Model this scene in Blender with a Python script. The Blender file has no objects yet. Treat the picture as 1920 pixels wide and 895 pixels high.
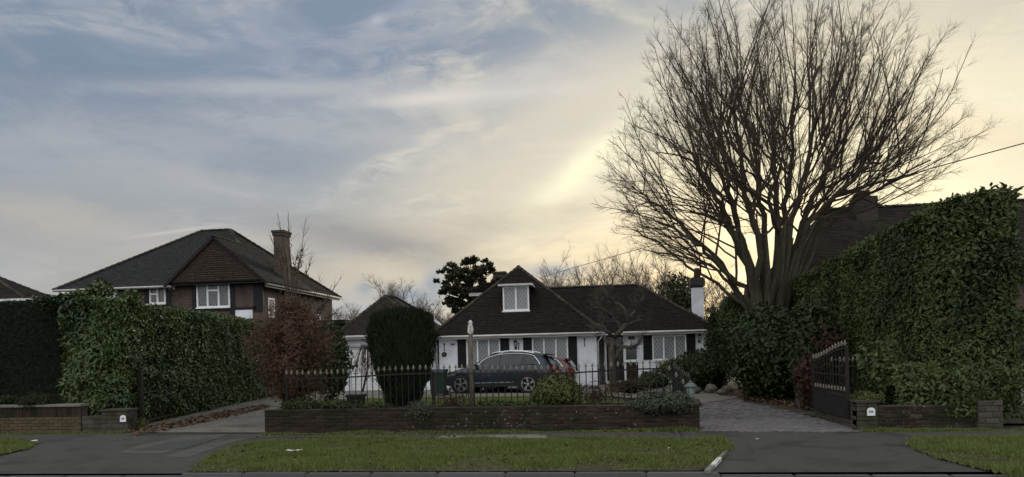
import bpy, bmesh, math, random
import numpy as np
from mathutils import Vector, Matrix, noise as mnoise

S = bpy.context.scene
COL = S.collection
random.seed(7)
RNG = np.random.default_rng(7)
R = math.radians

# ------------------------------------------------------------------ camera
PSI, ROLL, F, CX, CY, CAMZ = R(7.2), 0.024, 1300.0, 960.0, 661.0, 1.6
FW = Vector((-math.sin(PSI), math.cos(PSI), 0)); RT = Vector((math.cos(PSI), math.sin(PSI), 0)); UP = Vector((0, 0, 1))
CR, SR = math.cos(ROLL), math.sin(ROLL)
cd = bpy.data.cameras.new('camera'); cam = bpy.data.objects.new('camera', cd); COL.objects.link(cam)
cd.sensor_width = 36.0; cd.lens = F / 1920 * 36.0; cd.shift_y = (CY - 447.5) / 1920
cd.clip_start = 0.1; cd.clip_end = 3000
cx = RT * CR - UP * SR; cy = RT * SR + UP * CR; cz = -FW
cam.matrix_world = Matrix(((cx.x, cy.x, cz.x, 0), (cx.y, cy.y, cz.y, 0), (cx.z, cy.z, cz.z, CAMZ), (0, 0, 0, 1)))
S.camera = cam

def ray(px, py):
    u = (px - CX) / F; v = (CY - py) / F
    return FW + RT * (u * CR + v * SR) + UP * (-u * SR + v * CR)
def G(px, py, z=0.0):
    r = ray(px, py); return r * ((z - CAMZ) / r.z) + Vector((0, 0, CAMZ))
def AY(px, py, Y):
    r = ray(px, py); return r * (Y / r.y) + Vector((0, 0, CAMZ))
def AX(px, py, X):
    r = ray(px, py); return r * (X / r.x) + Vector((0, 0, CAMZ))

# ------------------------------------------------------------------ view, sun, sky
S.view_settings.view_transform = 'Standard'
S.view_settings.look = 'None'
S.view_settings.gamma = 1.0
S.view_settings.exposure = 0.0
S.cycles.max_bounces = 6
SUN_EL, SUN_DIR = R(9.5), ray(1425, 440).normalized()
SUN_AZ = math.atan2(SUN_DIR.x, SUN_DIR.y)
sv = Vector((math.sin(SUN_AZ) * math.cos(SUN_EL), math.cos(SUN_AZ) * math.cos(SUN_EL), math.sin(SUN_EL)))
sl = bpy.data.lights.new('sun', 'SUN'); sl.energy = 1.0; sl.angle = R(12); sl.color = (1.0, 0.86, 0.66)
so = bpy.data.objects.new('sun', sl); COL.objects.link(so)
so.rotation_euler = (-sv).to_track_quat('-Z', 'Y').to_euler(); so.location = (0, 0, 40)

W = bpy.data.worlds.new('World'); S.world = W; W.use_nodes = True
wt = W.node_tree; wt.nodes.clear()
class NT:
    "small helper for wiring shader nodes"
    def __init__(s, t): s.t = t
    def n(s, typ, **kw):
        x = s.t.nodes.new(typ)
        for k, v in kw.items(): setattr(x, k, v)
        return x
    def put(s, sock, v):
        if isinstance(v, bpy.types.NodeSocket): s.t.links.new(v, sock)
        elif isinstance(v, (int, float)):
            try: sock.default_value = v
            except TypeError: sock.default_value = (v, v, v)
        else:
            v = tuple(v)
            sock.default_value = v + (1,) if len(sock.default_value) == 4 and len(v) == 3 else v
    def math(s, op, a, b=0.0, c=None, clamp=False):
        x = s.n('ShaderNodeMath', operation=op, use_clamp=clamp); s.put(x.inputs[0], a); s.put(x.inputs[1], b)
        if c is not None: s.put(x.inputs[2], c)
        return x.outputs[0]
    def vm(s, op, a, b=(0, 0, 0), out=0):
        x = s.n('ShaderNodeVectorMath', operation=op); s.put(x.inputs[0], a); s.put(x.inputs[1], b)
        return x.outputs[out]
    def dot(s, a, b): return s.vm('DOT_PRODUCT', a, b, 1)
    def mix(s, f, a, b, mode='MIX'):
        x = s.n('ShaderNodeMix', data_type='RGBA', blend_type=mode); s.put(x.inputs[0], f); s.put(x.inputs[6], a); s.put(x.inputs[7], b)
        return x.outputs[2]
    def noise(s, vec, scale, detail=4, rough=0.55, dist=0.0, out=0):
        x = s.n('ShaderNodeTexNoise'); s.put(x.inputs['Vector'], vec); s.put(x.inputs['Scale'], scale)
        s.put(x.inputs['Detail'], detail); s.put(x.inputs['Roughness'], rough); s.put(x.inputs['Distortion'], dist)
        return x.outputs[out]
    def rng(s, v, a, b, c=0.0, d=1.0, smooth=True):
        x = s.n('ShaderNodeMapRange', interpolation_type='SMOOTHSTEP' if smooth else 'LINEAR')
        for i, q in enumerate((v, a, b, c, d)): s.put(x.inputs[i], q)
        return x.outputs[0]
    def ramp(s, f, stops):
        x = s.n('ShaderNodeValToRGB'); e = x.color_ramp.elements
        while len(e) < len(stops): e.new(0.5)
        for q, (p, c) in zip(e, stops): q.position = p; q.color = tuple(c) + (1,)
        s.put(x.inputs[0], f); return x.outputs[0]
w = NT(wt)
def srgb(r, g, b):
    f = lambda c: c / 12.92 if c <= 0.04045 else ((c + 0.055) / 1.055) ** 2.4
    return (f(r / 255), f(g / 255), f(b / 255))
dirv = w.vm('NORMALIZE', w.n('ShaderNodeTexCoord').outputs['Generated'])
sep = w.n('ShaderNodeSeparateXYZ'); w.put(sep.inputs[0], dirv)
skyn = w.n('ShaderNodeTexSky', sky_type='NISHITA', sun_disc=False)
skyn.sun_elevation = SUN_EL; skyn.sun_rotation = SUN_AZ; skyn.air_density = 1.0; skyn.dust_density = 1.5; skyn.ozone_density = 1.0
zen = w.math('MAXIMUM', sep.outputs[2], 0.0)
den = w.math('ADD', zen, 0.16)
comb = w.n('ShaderNodeCombineXYZ')
w.put(comb.inputs[0], w.math('DIVIDE', sep.outputs[0], den)); w.put(comb.inputs[1], w.math('DIVIDE', sep.outputs[1], den))
flat = comb.outputs[0]                       # the direction laid on a cloud ceiling
def stretch(a, sx, sy):
    x = w.n('ShaderNodeMapping'); w.put(x.inputs[0], flat); x.inputs['Rotation'].default_value = (0, 0, a); x.inputs['Scale'].default_value = (sx, sy, 1)
    return x.outputs[0]
def lobe(px, py, rx, ry, ang=0.0, wob=None, k=0.0):
    "a soft cloud patch round one direction of the sky, its edge broken by noise"
    c = ray(px, py).normalized(); a = RT - c * RT.dot(c); a.normalize(); b = c.cross(a) * -1; b.normalize()
    if b.z < 0: b = -b
    ca, sa = math.cos(ang), math.sin(ang)
    A = a * ca + b * sa; B = b * ca - a * sa
    x = w.math('MULTIPLY', w.dot(dirv, tuple(A)), F / rx); y = w.math('MULTIPLY', w.dot(dirv, tuple(B)), F / ry)
    q = w.math('ADD', w.math('MULTIPLY', x, x), w.math('MULTIPLY', y, y))
    if wob is not None: q = w.math('ADD', q, w.math('MULTIPLY', w.math('SUBTRACT', wob, 0.5), k))
    g = w.math('EXPONENT', w.math('MULTIPLY', q, -1.0))
    return w.math('MULTIPLY', g, w.math('GREATER_THAN', w.dot(dirv, tuple(c)), 0.2), clamp=True)
nz1 = w.noise(stretch(0.5, 0.55, 1.5), 1.3, 6, 0.6, 0.6)
nz2 = w.noise(stretch(0.35, 0.35, 2.2), 2.6, 8, 0.62, 0.9)
nz3 = w.noise(dirv, 9.0, 6, 0.6, 0.4)
# streaky cirrus laid along azimuth and height, so it keeps its texture down to the horizon
azn = w.math('ARCTAN2', sep.outputs[0], sep.outputs[1])
def streak(tilt, sa, se):
    c = w.n('ShaderNodeCombineXYZ'); w.put(c.inputs[0], w.math('MULTIPLY', azn, sa)); w.put(c.inputs[1], w.math('MULTIPLY', w.math('ADD', sep.outputs[2], w.math('MULTIPLY', azn, tilt)), se)); w.put(c.inputs[2], tilt)
    return c.outputs[0]
nz2 = w.noise(streak(-0.10, 2.2, 9.0), 1.5, 9, 0.62, 0.8)
nz4 = w.noise(streak(-0.04, 5.0, 14.0), 3.0, 9, 0.68, 0.7)
nz5 = w.noise(streak(0.12, 3.0, 8.0), 1.2, 8, 0.6, 0.9)
cth = w.dot(dirv, tuple(sv))
near = w.rng(cth, 0.8, 0.97)
BLUE = srgb(131, 147, 166)
# thin veil over the clear Nishita sky: slate blue away from the sun, cream round it, overhead and behind boosted well past the visible sky to brighten the house fronts
veil = w.mix(w.math('MULTIPLY', lobe(1500, 380, 430, 270, 0.0, nz1, 0.7), 0.97), BLUE, srgb(252, 243, 212))
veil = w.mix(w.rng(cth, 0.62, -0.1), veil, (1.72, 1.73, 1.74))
veil = w.mix(w.math('MULTIPLY', w.rng(sep.outputs[2], 0.27, 0.02), 0.85), veil, w.mix(near, srgb(170, 172, 174), srgb(236, 218, 184)))
cirrus = w.math('MULTIPLY', w.rng(nz5, 0.46, 0.72), 0.5)
fine = w.math('MULTIPLY', w.math('MULTIPLY', w.rng(nz2, 0.42, 0.68), w.rng(nz4, 0.3, 0.62)), 1.0, clamp=True)
ccol = w.mix(near, srgb(190, 192, 196), srgb(250, 238, 210))
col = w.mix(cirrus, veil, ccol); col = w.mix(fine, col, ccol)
def add(px, py, rx, ry, ang, colr, amt, wob=nz1, k=2.0):
    global col
    col = w.mix(w.math('MULTIPLY', lobe(px, py, rx, ry, ang, wob, k), amt), col, srgb(*colr))
add(640, 70, 330, 90, 0.05, (124, 141, 168), .5)
add(150, 190, 230, 60, -0.3, (116, 132, 157), .6, nz5, 3.5)
add(40, 340, 120, 60, -0.1, (132, 148, 168), .5, nz2, 2.5)
add(400, 390, 200, 40, -0.1, (138, 152, 170), .5, nz2, 2.5)
add(60, 450, 300, 110, -0.2, (178, 174, 168), .55)
add(760, 500, 380, 90, 0.0, (214, 198, 172), .5)
add(930, 340, 270, 100, 0.15, (220, 211, 192), .75, nz2, 2)
add(1790, 190, 300, 150, 0.1, (252, 242, 212), .8, nz2, 1.5)
add(1760, 20, 260, 60, 0.1, (222, 211, 188), .6, nz2, 2)
add(1110, 190, 190, 70, 0.35, (226, 217, 200), .75, nz2, 2)
add(1520, 410, 300, 170, 0.0, (255, 247, 206), .9, nz2, 1.2)
add(1250, 480, 300, 60, 0.0, (240, 220, 178), .5, nz2, 1.5)
add(1095, 315, 150, 30, 0.72, (255, 252, 218), 1.0, nz4, 1.4)
add(1010, 250, 160, 26, 0.2, (206, 202, 192), .5, nz2, 2)
add(880, 178, 160, 13, 0.05, (232, 225, 216), 1.0, nz4, 2.4)
add(970, 152, 120, 30, 0.3, (206, 203, 200), .8, nz4, 3)
add(540, 165, 240, 14, -0.03, (182, 184, 190), .85, nz4, 2.6)
add(580, 240, 230, 34, -0.12, (182, 184, 188), .7, nz4, 3.6)
add(200, 290, 150, 40, -0.2, (176, 180, 184), .55, nz4, 3.6)
add(420, 340, 140, 22, -0.15, (182, 182, 182), .5, nz4, 3.6)
add(330, 260, 200, 26, -0.25, (172, 176, 182), .5, nz4, 3.0)
add(200, 330, 240, 34, -0.22, (180, 180, 180), .55, nz4, 3.0)
add(708, 38, 16, 9, 0.3, (186, 192, 202), .8, nz3, 2.5)
add(765, 8, 40, 8, 0.3, (160, 170, 188), .6, nz4, 3)
add(700, 455, 190, 30, -0.2, (146, 146, 148), .95, nz4, 1.6)
add(560, 470, 120, 26, 0.1, (172, 170, 168), .6, nz4, 3.0)
add(1300, 430, 120, 14, 0.1, (222, 205, 176), .5, nz4, 3)
add(1020, 400, 160, 20, 0.12, (206, 196, 176), .6, nz4, 3)
add(880, 430, 150, 18, 0.05, (196, 188, 174), .55, nz4, 3)
add(1800, 240, 160, 26, -0.15, (226, 210, 178), .5, nz4, 3)
add(80, 400, 130, 34, -0.2, (196, 188, 178), .55, nz4, 3)
add(40, 300, 140, 30, -0.25, (160, 168, 178), .5, nz4, 3)
add(330, 434, 70, 3, 0.12, (206, 200, 194), .7, nz3, .6)
add(700, 585, 170, 40, 0.0, (176, 182, 188), .7, nz3, 2.0)
for q in ((815, 530, 22, 30), (770, 560, 46, 22), (683, 540, 16, 13), (840, 500, 14, 9), (1030, 508, 56, 14)):
    add(q[0], q[1], q[2], q[3], 0.0, (148, 161, 176), .95, nz3, 2.0)
cover = w.math('ADD', 0.86, w.math('MULTIPLY', w.rng(nz1, 0.3, 0.7), 0.12))
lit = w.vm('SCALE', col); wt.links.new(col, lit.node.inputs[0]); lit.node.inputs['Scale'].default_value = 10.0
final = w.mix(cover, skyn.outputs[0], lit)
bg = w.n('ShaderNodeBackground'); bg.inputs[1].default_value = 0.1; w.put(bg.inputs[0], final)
ow = w.n('ShaderNodeOutputWorld'); wt.links.new(bg.outputs[0], ow.inputs[0])
W.cycles.sampling_method = 'MANUAL'; W.cycles.sample_map_resolution = 512

# ------------------------------------------------------------------ helpers
def tag(o, label=None, cat=None, group=None, kind=None):
    for k, v in (('label', label), ('category', cat), ('group', group), ('kind', kind)):
        if v: o[k] = v
    return o
def thing(name, label, cat, loc, group=None, rot=0.0):
    o = bpy.data.objects.new(name, None); COL.objects.link(o); o.location = loc; o.rotation_euler = (0, 0, rot)
    o.empty_display_size = 0.2
    return tag(o, label, cat, group)
def hang(o, parent, local=False):
    o.parent = parent
    if not local and parent.type == 'EMPTY': o.matrix_parent_inverse = Matrix.Translation(-parent.location)
def put_mesh(name, me, mat, parent=None, local=False, smooth=False):
    if mat is not None and not me.materials: me.materials.append(mat)
    if smooth and len(me.polygons): me.polygons.foreach_set('use_smooth', [True] * len(me.polygons))
    o = bpy.data.objects.new(name, me); COL.objects.link(o)
    if parent is not None: hang(o, parent, local)
    return o
class MB:
    def __init__(s): s.v = []; s.f = []
    def add(s, vs, fs):
        b = len(s.v); s.v += [tuple(q) for q in vs]; s.f += [tuple(i + b for i in f) for f in fs]; return s
    def box(s, x0, x1, y0, y1, z0, z1):
        return s.add([(x0, y0, z0), (x1, y0, z0), (x1, y1, z0), (x0, y1, z0), (x0, y0, z1), (x1, y0, z1), (x1, y1, z1), (x0, y1, z1)],
                     [(0, 3, 2, 1), (4, 5, 6, 7), (0, 1, 5, 4), (1, 2, 6, 5), (2, 3, 7, 6), (3, 0, 4, 7)])
    def obox(s, c, a, b, d):
        c, a, b, d = Vector(c), Vector(a), Vector(b), Vector(d)
        vs = [c + a * i + b * j + d * k for k in (-1, 1) for i, j in ((-1, -1), (1, -1), (1, 1), (-1, 1))]
        return s.add(vs, [(0, 3, 2, 1), (4, 5, 6, 7), (0, 1, 5, 4), (1, 2, 6, 5), (2, 3, 7, 6), (3, 0, 4, 7)])
    def bar(s, p, q, w, h, up=(0, 0, 1)):
        p, q = Vector(p), Vector(q); d = (q - p) / 2; t = d.normalized(); u = Vector(up)
        sd = t.cross(u)
        if sd.length < 1e-4: sd = t.cross(Vector((0, 1, 0)))
        sd.normalize(); u = sd.cross(t)
        return s.obox((p + q) / 2, d, sd * (w / 2), u * (h / 2))
    def poly(s, pts): return s.add(pts, [tuple(range(len(pts)))])
    def prism(s, pts, vec):
        n = len(pts); vec = Vector(vec); q = [Vector(p) for p in pts]
        return s.add(q + [p + vec for p in q], [tuple(range(n))[::-1], tuple(range(n, 2 * n))] + [(i, (i + 1) % n, n + (i + 1) % n, n + i) for i in range(n)])
    def tube(s, pts, rad, n=5, cap=True):
        pts = [Vector(p) for p in pts]; b = len(s.v)
        ref = Vector((0.31, 0.17, 0.93))
        for i, p in enumerate(pts):
            t = (pts[min(i + 1, len(pts) - 1)] - pts[max(i - 1, 0)]).normalized()
            a = t.cross(ref)
            if a.length < 0.05: a = t.cross(Vector((1, 0, 0)))
            a.normalize(); c = t.cross(a); r = rad[i] if hasattr(rad, '__len__') else rad
            for k in range(n):
                an = 2 * math.pi * k / n; s.v.append(tuple(p + a * (r * math.cos(an)) + c * (r * math.sin(an))))
        for i in range(len(pts) - 1):
            for k in range(n):
                s.f.append((b + i * n + k, b + i * n + (k + 1) % n, b + (i + 1) * n + (k + 1) % n, b + (i + 1) * n + k))
        if cap:
            s.f.append(tuple(b + k for k in range(n))[::-1]); s.f.append(tuple(b + (len(pts) - 1) * n + k for k in range(n)))
        return s
    def lathe(s, c, prof, n=12, ax='z', caps=True):
        b = len(s.v); c = Vector(c)
        for r, h in prof:
            for k in range(n):
                an = 2 * math.pi * k / n; x, y = r * math.cos(an), r * math.sin(an)
                s.v.append(tuple(c + (Vector((x, y, h)) if ax == 'z' else Vector((x, h, y)))))
        for i in range(len(prof) - 1):
            for k in range(n):
                f = (b + i * n + k, b + i * n + (k + 1) % n, b + (i + 1) * n + (k + 1) % n, b + (i + 1) * n + k)
                s.f.append(f if ax == 'z' else f[::-1])
        if not caps: return s
        e = (tuple(b + k for k in range(n))[::-1], tuple(b + (len(prof) - 1) * n + k for k in range(n)))
        s.f += [e[0], e[1]] if ax == 'z' else [e[0][::-1], e[1][::-1]]
        return s
    def mesh(s, name):
        me = bpy.data.meshes.new(name); me.from_pydata(s.v, [], s.f); me.update(); return me
    def build(s, name, mat, parent=None, local=False, smooth=False):
        return put_mesh(name, s.mesh(name), mat, parent, local, smooth)
def np_mesh(name, verts, faces):
    "verts (N,3), faces (M,k) all with the same k"
    verts = np.asarray(verts, np.float32); faces = np.asarray(faces, np.int32); k = faces.shape[1]
    me = bpy.data.meshes.new(name); me.vertices.add(len(verts)); me.vertices.foreach_set('co', verts.ravel())
    me.loops.add(faces.size); me.loops.foreach_set('vertex_index', faces.ravel())
    me.polygons.add(len(faces)); me.polygons.foreach_set('loop_start', np.arange(0, faces.size, k, dtype=np.int32))
    me.update(calc_edges=True); return me

# ------------------------------------------------------------------ materials
def mat(name, c, c2=None, scale=8.0, rough=0.8, bump=0.0, per=None, metal=0.0, detail=5, spec=0.18, c3=None, s3=1.2, mapping=None, trans=0.0, coat=0.0, lo=0.35, hi=0.65, fleck=None):
    m = bpy.data.materials.new(name); m.use_nodes = True; t = NT(m.node_tree); b = m.node_tree.nodes['Principled BSDF']
    vec = t.n('ShaderNodeTexCoord').outputs['Object']
    if per != 'obj': vec = t.n('ShaderNodeNewGeometry').outputs['Position']
    if mapping:
        mp = t.n('ShaderNodeMapping'); t.put(mp.inputs[0], vec); mp.inputs['Scale'].default_value = mapping; vec = mp.outputs[0]
    nz = t.noise(vec, scale, detail, 0.6)
    cc = c2 or tuple(q * 0.75 for q in c)
    if per == 'island':
        f = t.n('ShaderNodeNewGeometry').outputs['Random Per Island']; f = t.math('ADD', t.math('MULTIPLY', f, 0.75), t.math('MULTIPLY', nz, 0.25))
    elif per == 'obj':
        f = t.n('ShaderNodeObjectInfo').outputs['Random']; f = t.math('ADD', t.math('MULTIPLY', f, 0.6), t.math('MULTIPLY', nz, 0.4))
    else: f = t.rng(nz, lo, hi)
    col = t.mix(f, c, cc)
    if c3: col = t.mix(t.rng(t.noise(t.n('ShaderNodeNewGeometry').outputs['Position'], s3, 5, 0.65), 0.48, 0.66), col, c3)
    if fleck: col = t.mix(t.math('MULTIPLY', t.rng(t.noise(t.n('ShaderNodeNewGeometry').outputs['Position'], 16, 4, .6), .62, .70), t.rng(t.noise(t.n('ShaderNodeNewGeometry').outputs['Position'], .7, 3), .46, .6)), col, fleck)
    t.put(b.inputs['Base Color'], col); t.put(b.inputs['Roughness'], rough); t.put(b.inputs['Metallic'], metal)
    b.inputs['Specular IOR Level'].default_value = spec
    if coat: b.inputs['Coat Weight'].default_value = coat; b.inputs['Coat Roughness'].default_value = 0.05
    if bump:
        bp = t.n('ShaderNodeBump'); bp.inputs['Strength'].default_value = bump; bp.inputs['Distance'].default_value = 0.02; t.put(bp.inputs['Height'], nz)
        t.put(b.inputs['Normal'], bp.outputs[0])
    if trans:
        tr = t.n('ShaderNodeBsdfTranslucent'); t.put(tr.inputs[0], t.mix(0.5, col, c)); mx = t.n('ShaderNodeMixShader'); mx.inputs[0].default_value = trans
        m.node_tree.links.new(b.outputs[0], mx.inputs[1]); m.node_tree.links.new(tr.outputs[0], mx.inputs[2])
        m.node_tree.links.new(mx.outputs[0], m.node_tree.nodes['Material Output'].inputs[0])
    return m
def brick_mat(name, c1, c2, mortar, bw=0.225, bh=0.075, grime=(0.03, 0.03, 0.025)):
    "courses of brick for walls too far off to tell the bricks apart; works on walls facing any way"
    m = bpy.data.materials.new(name); m.use_nodes = True; t = NT(m.node_tree); b = m.node_tree.nodes['Principled BSDF']
    g = t.n('ShaderNodeNewGeometry'); sp = t.n('ShaderNodeSeparateXYZ'); t.put(sp.inputs[0], g.outputs['Position'])
    cb = t.n('ShaderNodeCombineXYZ'); t.put(cb.inputs[0], t.math('ADD', sp.outputs[0], sp.outputs[1])); t.put(cb.inputs[1], sp.outputs[2])
    br = t.n('ShaderNodeTexBrick'); t.put(br.inputs['Vector'], cb.outputs[0]); t.put(br.inputs['Color1'], c1); t.put(br.inputs['Color2'], c2); t.put(br.inputs['Mortar'], mortar)
    br.inputs['Scale'].default_value = 1.0; br.inputs['Brick Width'].default_value = bw; br.inputs['Row Height'].default_value = bh; br.inputs['Mortar Size'].default_value = 0.009
    col = t.mix(t.rng(t.noise(g.outputs['Position'], 1.6, 6, 0.65), 0.45, 0.7), br.outputs[0], grime)
    t.put(b.inputs['Base Color'], col); b.inputs['Roughness'].default_value = 0.9
    bp = t.n('ShaderNodeBump'); bp.inputs['Strength'].default_value = 0.5; bp.inputs['Distance'].default_value = 0.01; t.put(bp.inputs['Height'], br.outputs['Fac']); bp.invert = True
    t.put(b.inputs['Normal'], bp.outputs[0]); return m
M = dict(
    asphalt=mat('asphalt', (.084, .079, .071), (.058, .056, .051), 90, .85, .9, c3=(.045, .043, .039), s3=1.1, lo=.3, hi=.7),
    road=mat('road_asphalt', (.04, .04, .039), (.028, .028, .028), 50, .8, .4),
    patch=mat('asphalt_repair', (.098, .092, .08), (.078, .074, .066), 30, .9, .6, c3=(.058, .056, .05), s3=2.6),
    patch2=mat('dark_repair', (.066, .065, .062), (.052, .052, .05), 40, .85, .4),
    slabs=mat('paving_slab', (.21, .20, .18), (.15, .145, .13), 9, .9, .3, c3=(.11, .11, .085), s3=2),
    kerb=mat('kerb_concrete', (.125, .122, .118), (.08, .078, .075), 14, .9, .4, per='obj'),
    earth=mat('earth', (.07, .055, .035), (.035, .028, .02), 5, .95, .8),
    field=mat('rough_ground', (.06, .07, .03), (.05, .045, .03), .5, .95, .3),
    lawn=mat('lawn_turf', (.085, .105, .035), (.06, .07, .03), 3, .95, .6),
    grass=mat('grass', (.18, .21, .06), (.085, .11, .032), 2.0, .7, per='island', trans=.3, c3=(.10, .125, .036), s3=2.6),
    moss=mat('moss', (.07, .085, .02), (.035, .04, .015), 14, .95, .6),
    gravel=mat('gravel', (.20, .185, .16), (.13, .12, .105), 40, .95, .8, c3=(.14, .13, .11), s3=.6),
    conc=mat('drive_concrete', (.17, .16, .14), (.11, .105, .09), 5, .92, .5, c3=(.085, .08, .065), s3=.8),
    paver=mat('paver', (.15, .14, .135), (.085, .08, .078), 6, .9, .3, per='obj'),
    paver2=mat('paver_run', (.15, .14, .135), (.085, .08, .078), 6, .9, .3, per='island'),
    brick=mat('old_brick', (.05, .033, .025), (.012, .01, .0085), 16, .92, .5, per='obj', c3=(.017, .020, .010), s3=1.6, fleck=(.24, .22, .19)),
    brick_y=mat('mossy_brick', (.12, .085, .05), (.06, .047, .027), 16, .92, .5, per='obj', c3=(.06, .062, .025), s3=1.4),
    brick_g=mat('grey_stone_brick', (.095, .083, .068), (.042, .038, .031), 12, .92, .5, per='obj', c3=(.04, .042, .02), s3=1.6),
    mortar=mat('mortar', (.075, .07, .06), (.04, .038, .033), 20, .95, .4, c3=(.02, .023, .012), s3=1.6),
    redbrick=brick_mat('house_brick', (.10, .058, .046), (.06, .039, .033), (.105, .095, .085)),
    darkbrick=brick_mat('dark_brick', (.052, .036, .03), (.03, .023, .02), (.05, .046, .04)),
    tile=mat('roof_tile', (.036, .027, .023), (.016, .013, .012), 5, .85, .3, per='island', c3=(.03, .03, .018), s3=.9, fleck=(.085, .08, .065)),
    tile_red=mat('red_roof_tile', (.027, .019, .0155), (.0085, .0075, .007), 5, .85, .3, per='island', c3=(.014, .014, .0095), s3=1.1, fleck=(.075, .07, .055)),
    tile_grey=mat('grey_roof_tile', (.036, .037, .038), (.019, .02, .021), 5, .8, .3, per='island', c3=(.03, .03, .025), s3=.8, fleck=(.08, .08, .065)),
    hung=mat('hung_tile', (.088, .064, .053), (.05, .038, .033), 5, .85, .3, per='island'),
    hip=mat('hip_tile', (.048, .038, .032), (.02, .017, .015), 5, .85, .3, per='obj', c3=(.06, .06, .035), s3=1.5),
    render=mat('white_render', (.80, .83, .89), (.72, .74, .79), 3, .85, .25, c3=(.62, .63, .65), s3=1.0),
    whitep=mat('white_paint', (.80, .81, .82), (.72, .73, .74), 6, .5),
    fascia=mat('weathered_white', (.58, .57, .54), (.42, .41, .39), 4, .6, mapping=(.6, 1, 6)),
    black=mat('black_paint', (.012, .012, .014), (.02, .02, .022), 6, .5, .1),
    iron=mat('black_iron', (.012, .012, .012), (.03, .022, .018), 30, .55, .3),
    gilt=mat('pale_finial', (.25, .235, .19), (.13, .12, .10), 20, .6, .2),
    lead=mat('lead_came', (.58, .60, .62), (.46, .48, .50), 20, .6),
    wood=mat('weathered_wood', (.14, .12, .095), (.075, .063, .05), 4, .9, .5, mapping=(14, 14, 1.5)),
    bark=mat('bark', (.075, .06, .045), (.035, .03, .024), 9, .95, .8, mapping=(3, 3, .8), c3=(.05, .055, .028), s3=2),
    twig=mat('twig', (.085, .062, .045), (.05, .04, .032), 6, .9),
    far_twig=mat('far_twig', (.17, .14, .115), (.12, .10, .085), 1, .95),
    palebark=mat('pale_bark', (.10, .086, .072), (.055, .048, .04), 8, .9, .6),
    laurel=mat('laurel_leaf', (.040, .066, .012), (.074, .106, .026), 3, .36, per='island', trans=.12, c3=(.024, .045, .014), s3=.9, spec=.45),
    laurel2=mat('laurel_leaf_olive', (.047, .064, .018), (.084, .106, .035), 3, .42, per='island', trans=.15, c3=(.03, .046, .015), s3=.9),
    bigleaf=mat('loose_leaf', (.034, .062, .015), (.065, .095, .03), 5, .4, per='obj', trans=.12, spec=.4),
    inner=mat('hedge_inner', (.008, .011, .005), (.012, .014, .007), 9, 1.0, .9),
    yew=mat('yew_leaf', (.013, .022, .011), (.024, .036, .016), 4, .75, per='island'),
    clipped=mat('clipped_leaf', (.012, .018, .010), (.02, .028, .016), 4, .8, per='island'),
    rhodo=mat('rhododendron_leaf', (.020, .034, .011), (.038, .054, .02), 4, .42, per='island', trans=.1),
    shrubg=mat('olive_shrub_leaf', (.085, .10, .035), (.14, .15, .055), 6, .6, per='island', trans=.2),
    sage=mat('grey_shrub_leaf', (.10, .11, .085), (.05, .058, .038), 6, .75, per='island', trans=.15),
    lowg=mat('low_green_leaf', (.055, .075, .028), (.025, .038, .015), 6, .7, per='island', trans=.15),
    pinegreen=mat('tuft_needle', (.065, .068, .036), (.03, .034, .018), 6, .75, per='island'),
    copper=mat('copper_leaf', (.14, .08, .05), (.06, .038, .027), 6, .7, per='island', trans=.25, c3=(.07, .045, .02), s3=1.3),
    copper2=mat('red_leaf', (.085, .042, .033), (.04, .025, .02), 6, .7, per='island', trans=.2),
    litter=mat('fallen_leaf', (.13, .08, .05), (.085, .05, .03), 9, .85, per='island'),
    dry=mat('dry_stem', (.17, .12, .08), (.09, .06, .045), 9, .9, per='island', trans=.2),
    tree_green=mat('far_evergreen_leaf', (.028, .038, .018), (.05, .056, .028), 4, .8, per='island', trans=.1),
    stone=mat('rockery_stone', (.13, .115, .095), (.06, .055, .045), 6, .9, .6, c3=(.06, .065, .035), s3=2.5),
    navy=mat('car_paint_blue_grey', (.018, .027, .038), (.02, .03, .042), 2, .32, metal=.3, coat=.45),
    red=mat('car_paint_red', (.085, .010, .010), (.075, .009, .009), 2, .3, coat=1.0),
    cladding=mat('black_plastic', (.015, .015, .016), (.02, .02, .02), 20, .6),
    tyre=mat('tyre_rubber', (.016, .016, .016), (.022, .022, .022), 20, .85),
    alloy=mat('alloy_wheel', (.50, .51, .53), (.42, .43, .45), 6, .3, metal=.8),
    chrome=mat('chrome', (.72, .73, .75), (.65, .66, .68), 6, .15, metal=1.0),
    carglass=mat('car_glass', (.012, .015, .017), (.012, .015, .017), 2, .04, spec=.45),
    lens_r=mat('tail_lamp_red', (.16, .014, .012), (.13, .012, .01), 4, .2, coat=.6),
    lens_w=mat('head_lamp_clear', (.62, .65, .68), (.45, .48, .5), 10, .12, coat=1.0),
    plate=mat('number_plate_yellow', (.45, .30, .10), (.40, .27, .09), 8, .5),
    bin=mat('green_bin', (.018, .035, .03), (.022, .04, .034), 8, .5),
    lampglass=mat('lamp_glass', (.22, .30, .28), (.16, .22, .21), 8, .15, coat=.5),
    lampmetal=mat('grey_lamp_metal', (.14, .16, .155), (.09, .10, .10), 12, .6),
    paper=mat('paper', (.70, .68, .62), (.55, .53, .48), 12, .8),
    bird=mat('bird_white', (.62, .61, .58), (.38, .36, .33), 18, .8, .5),
    curtain=mat('net_curtain', (.55, .57, .58), (.40, .42, .43), 3, .9, mapping=(8, 1, .6)),
    plaque=mat('plaque_grey', (.10, .11, .12), (.07, .08, .09), 30, .6, .4),
)
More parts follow.
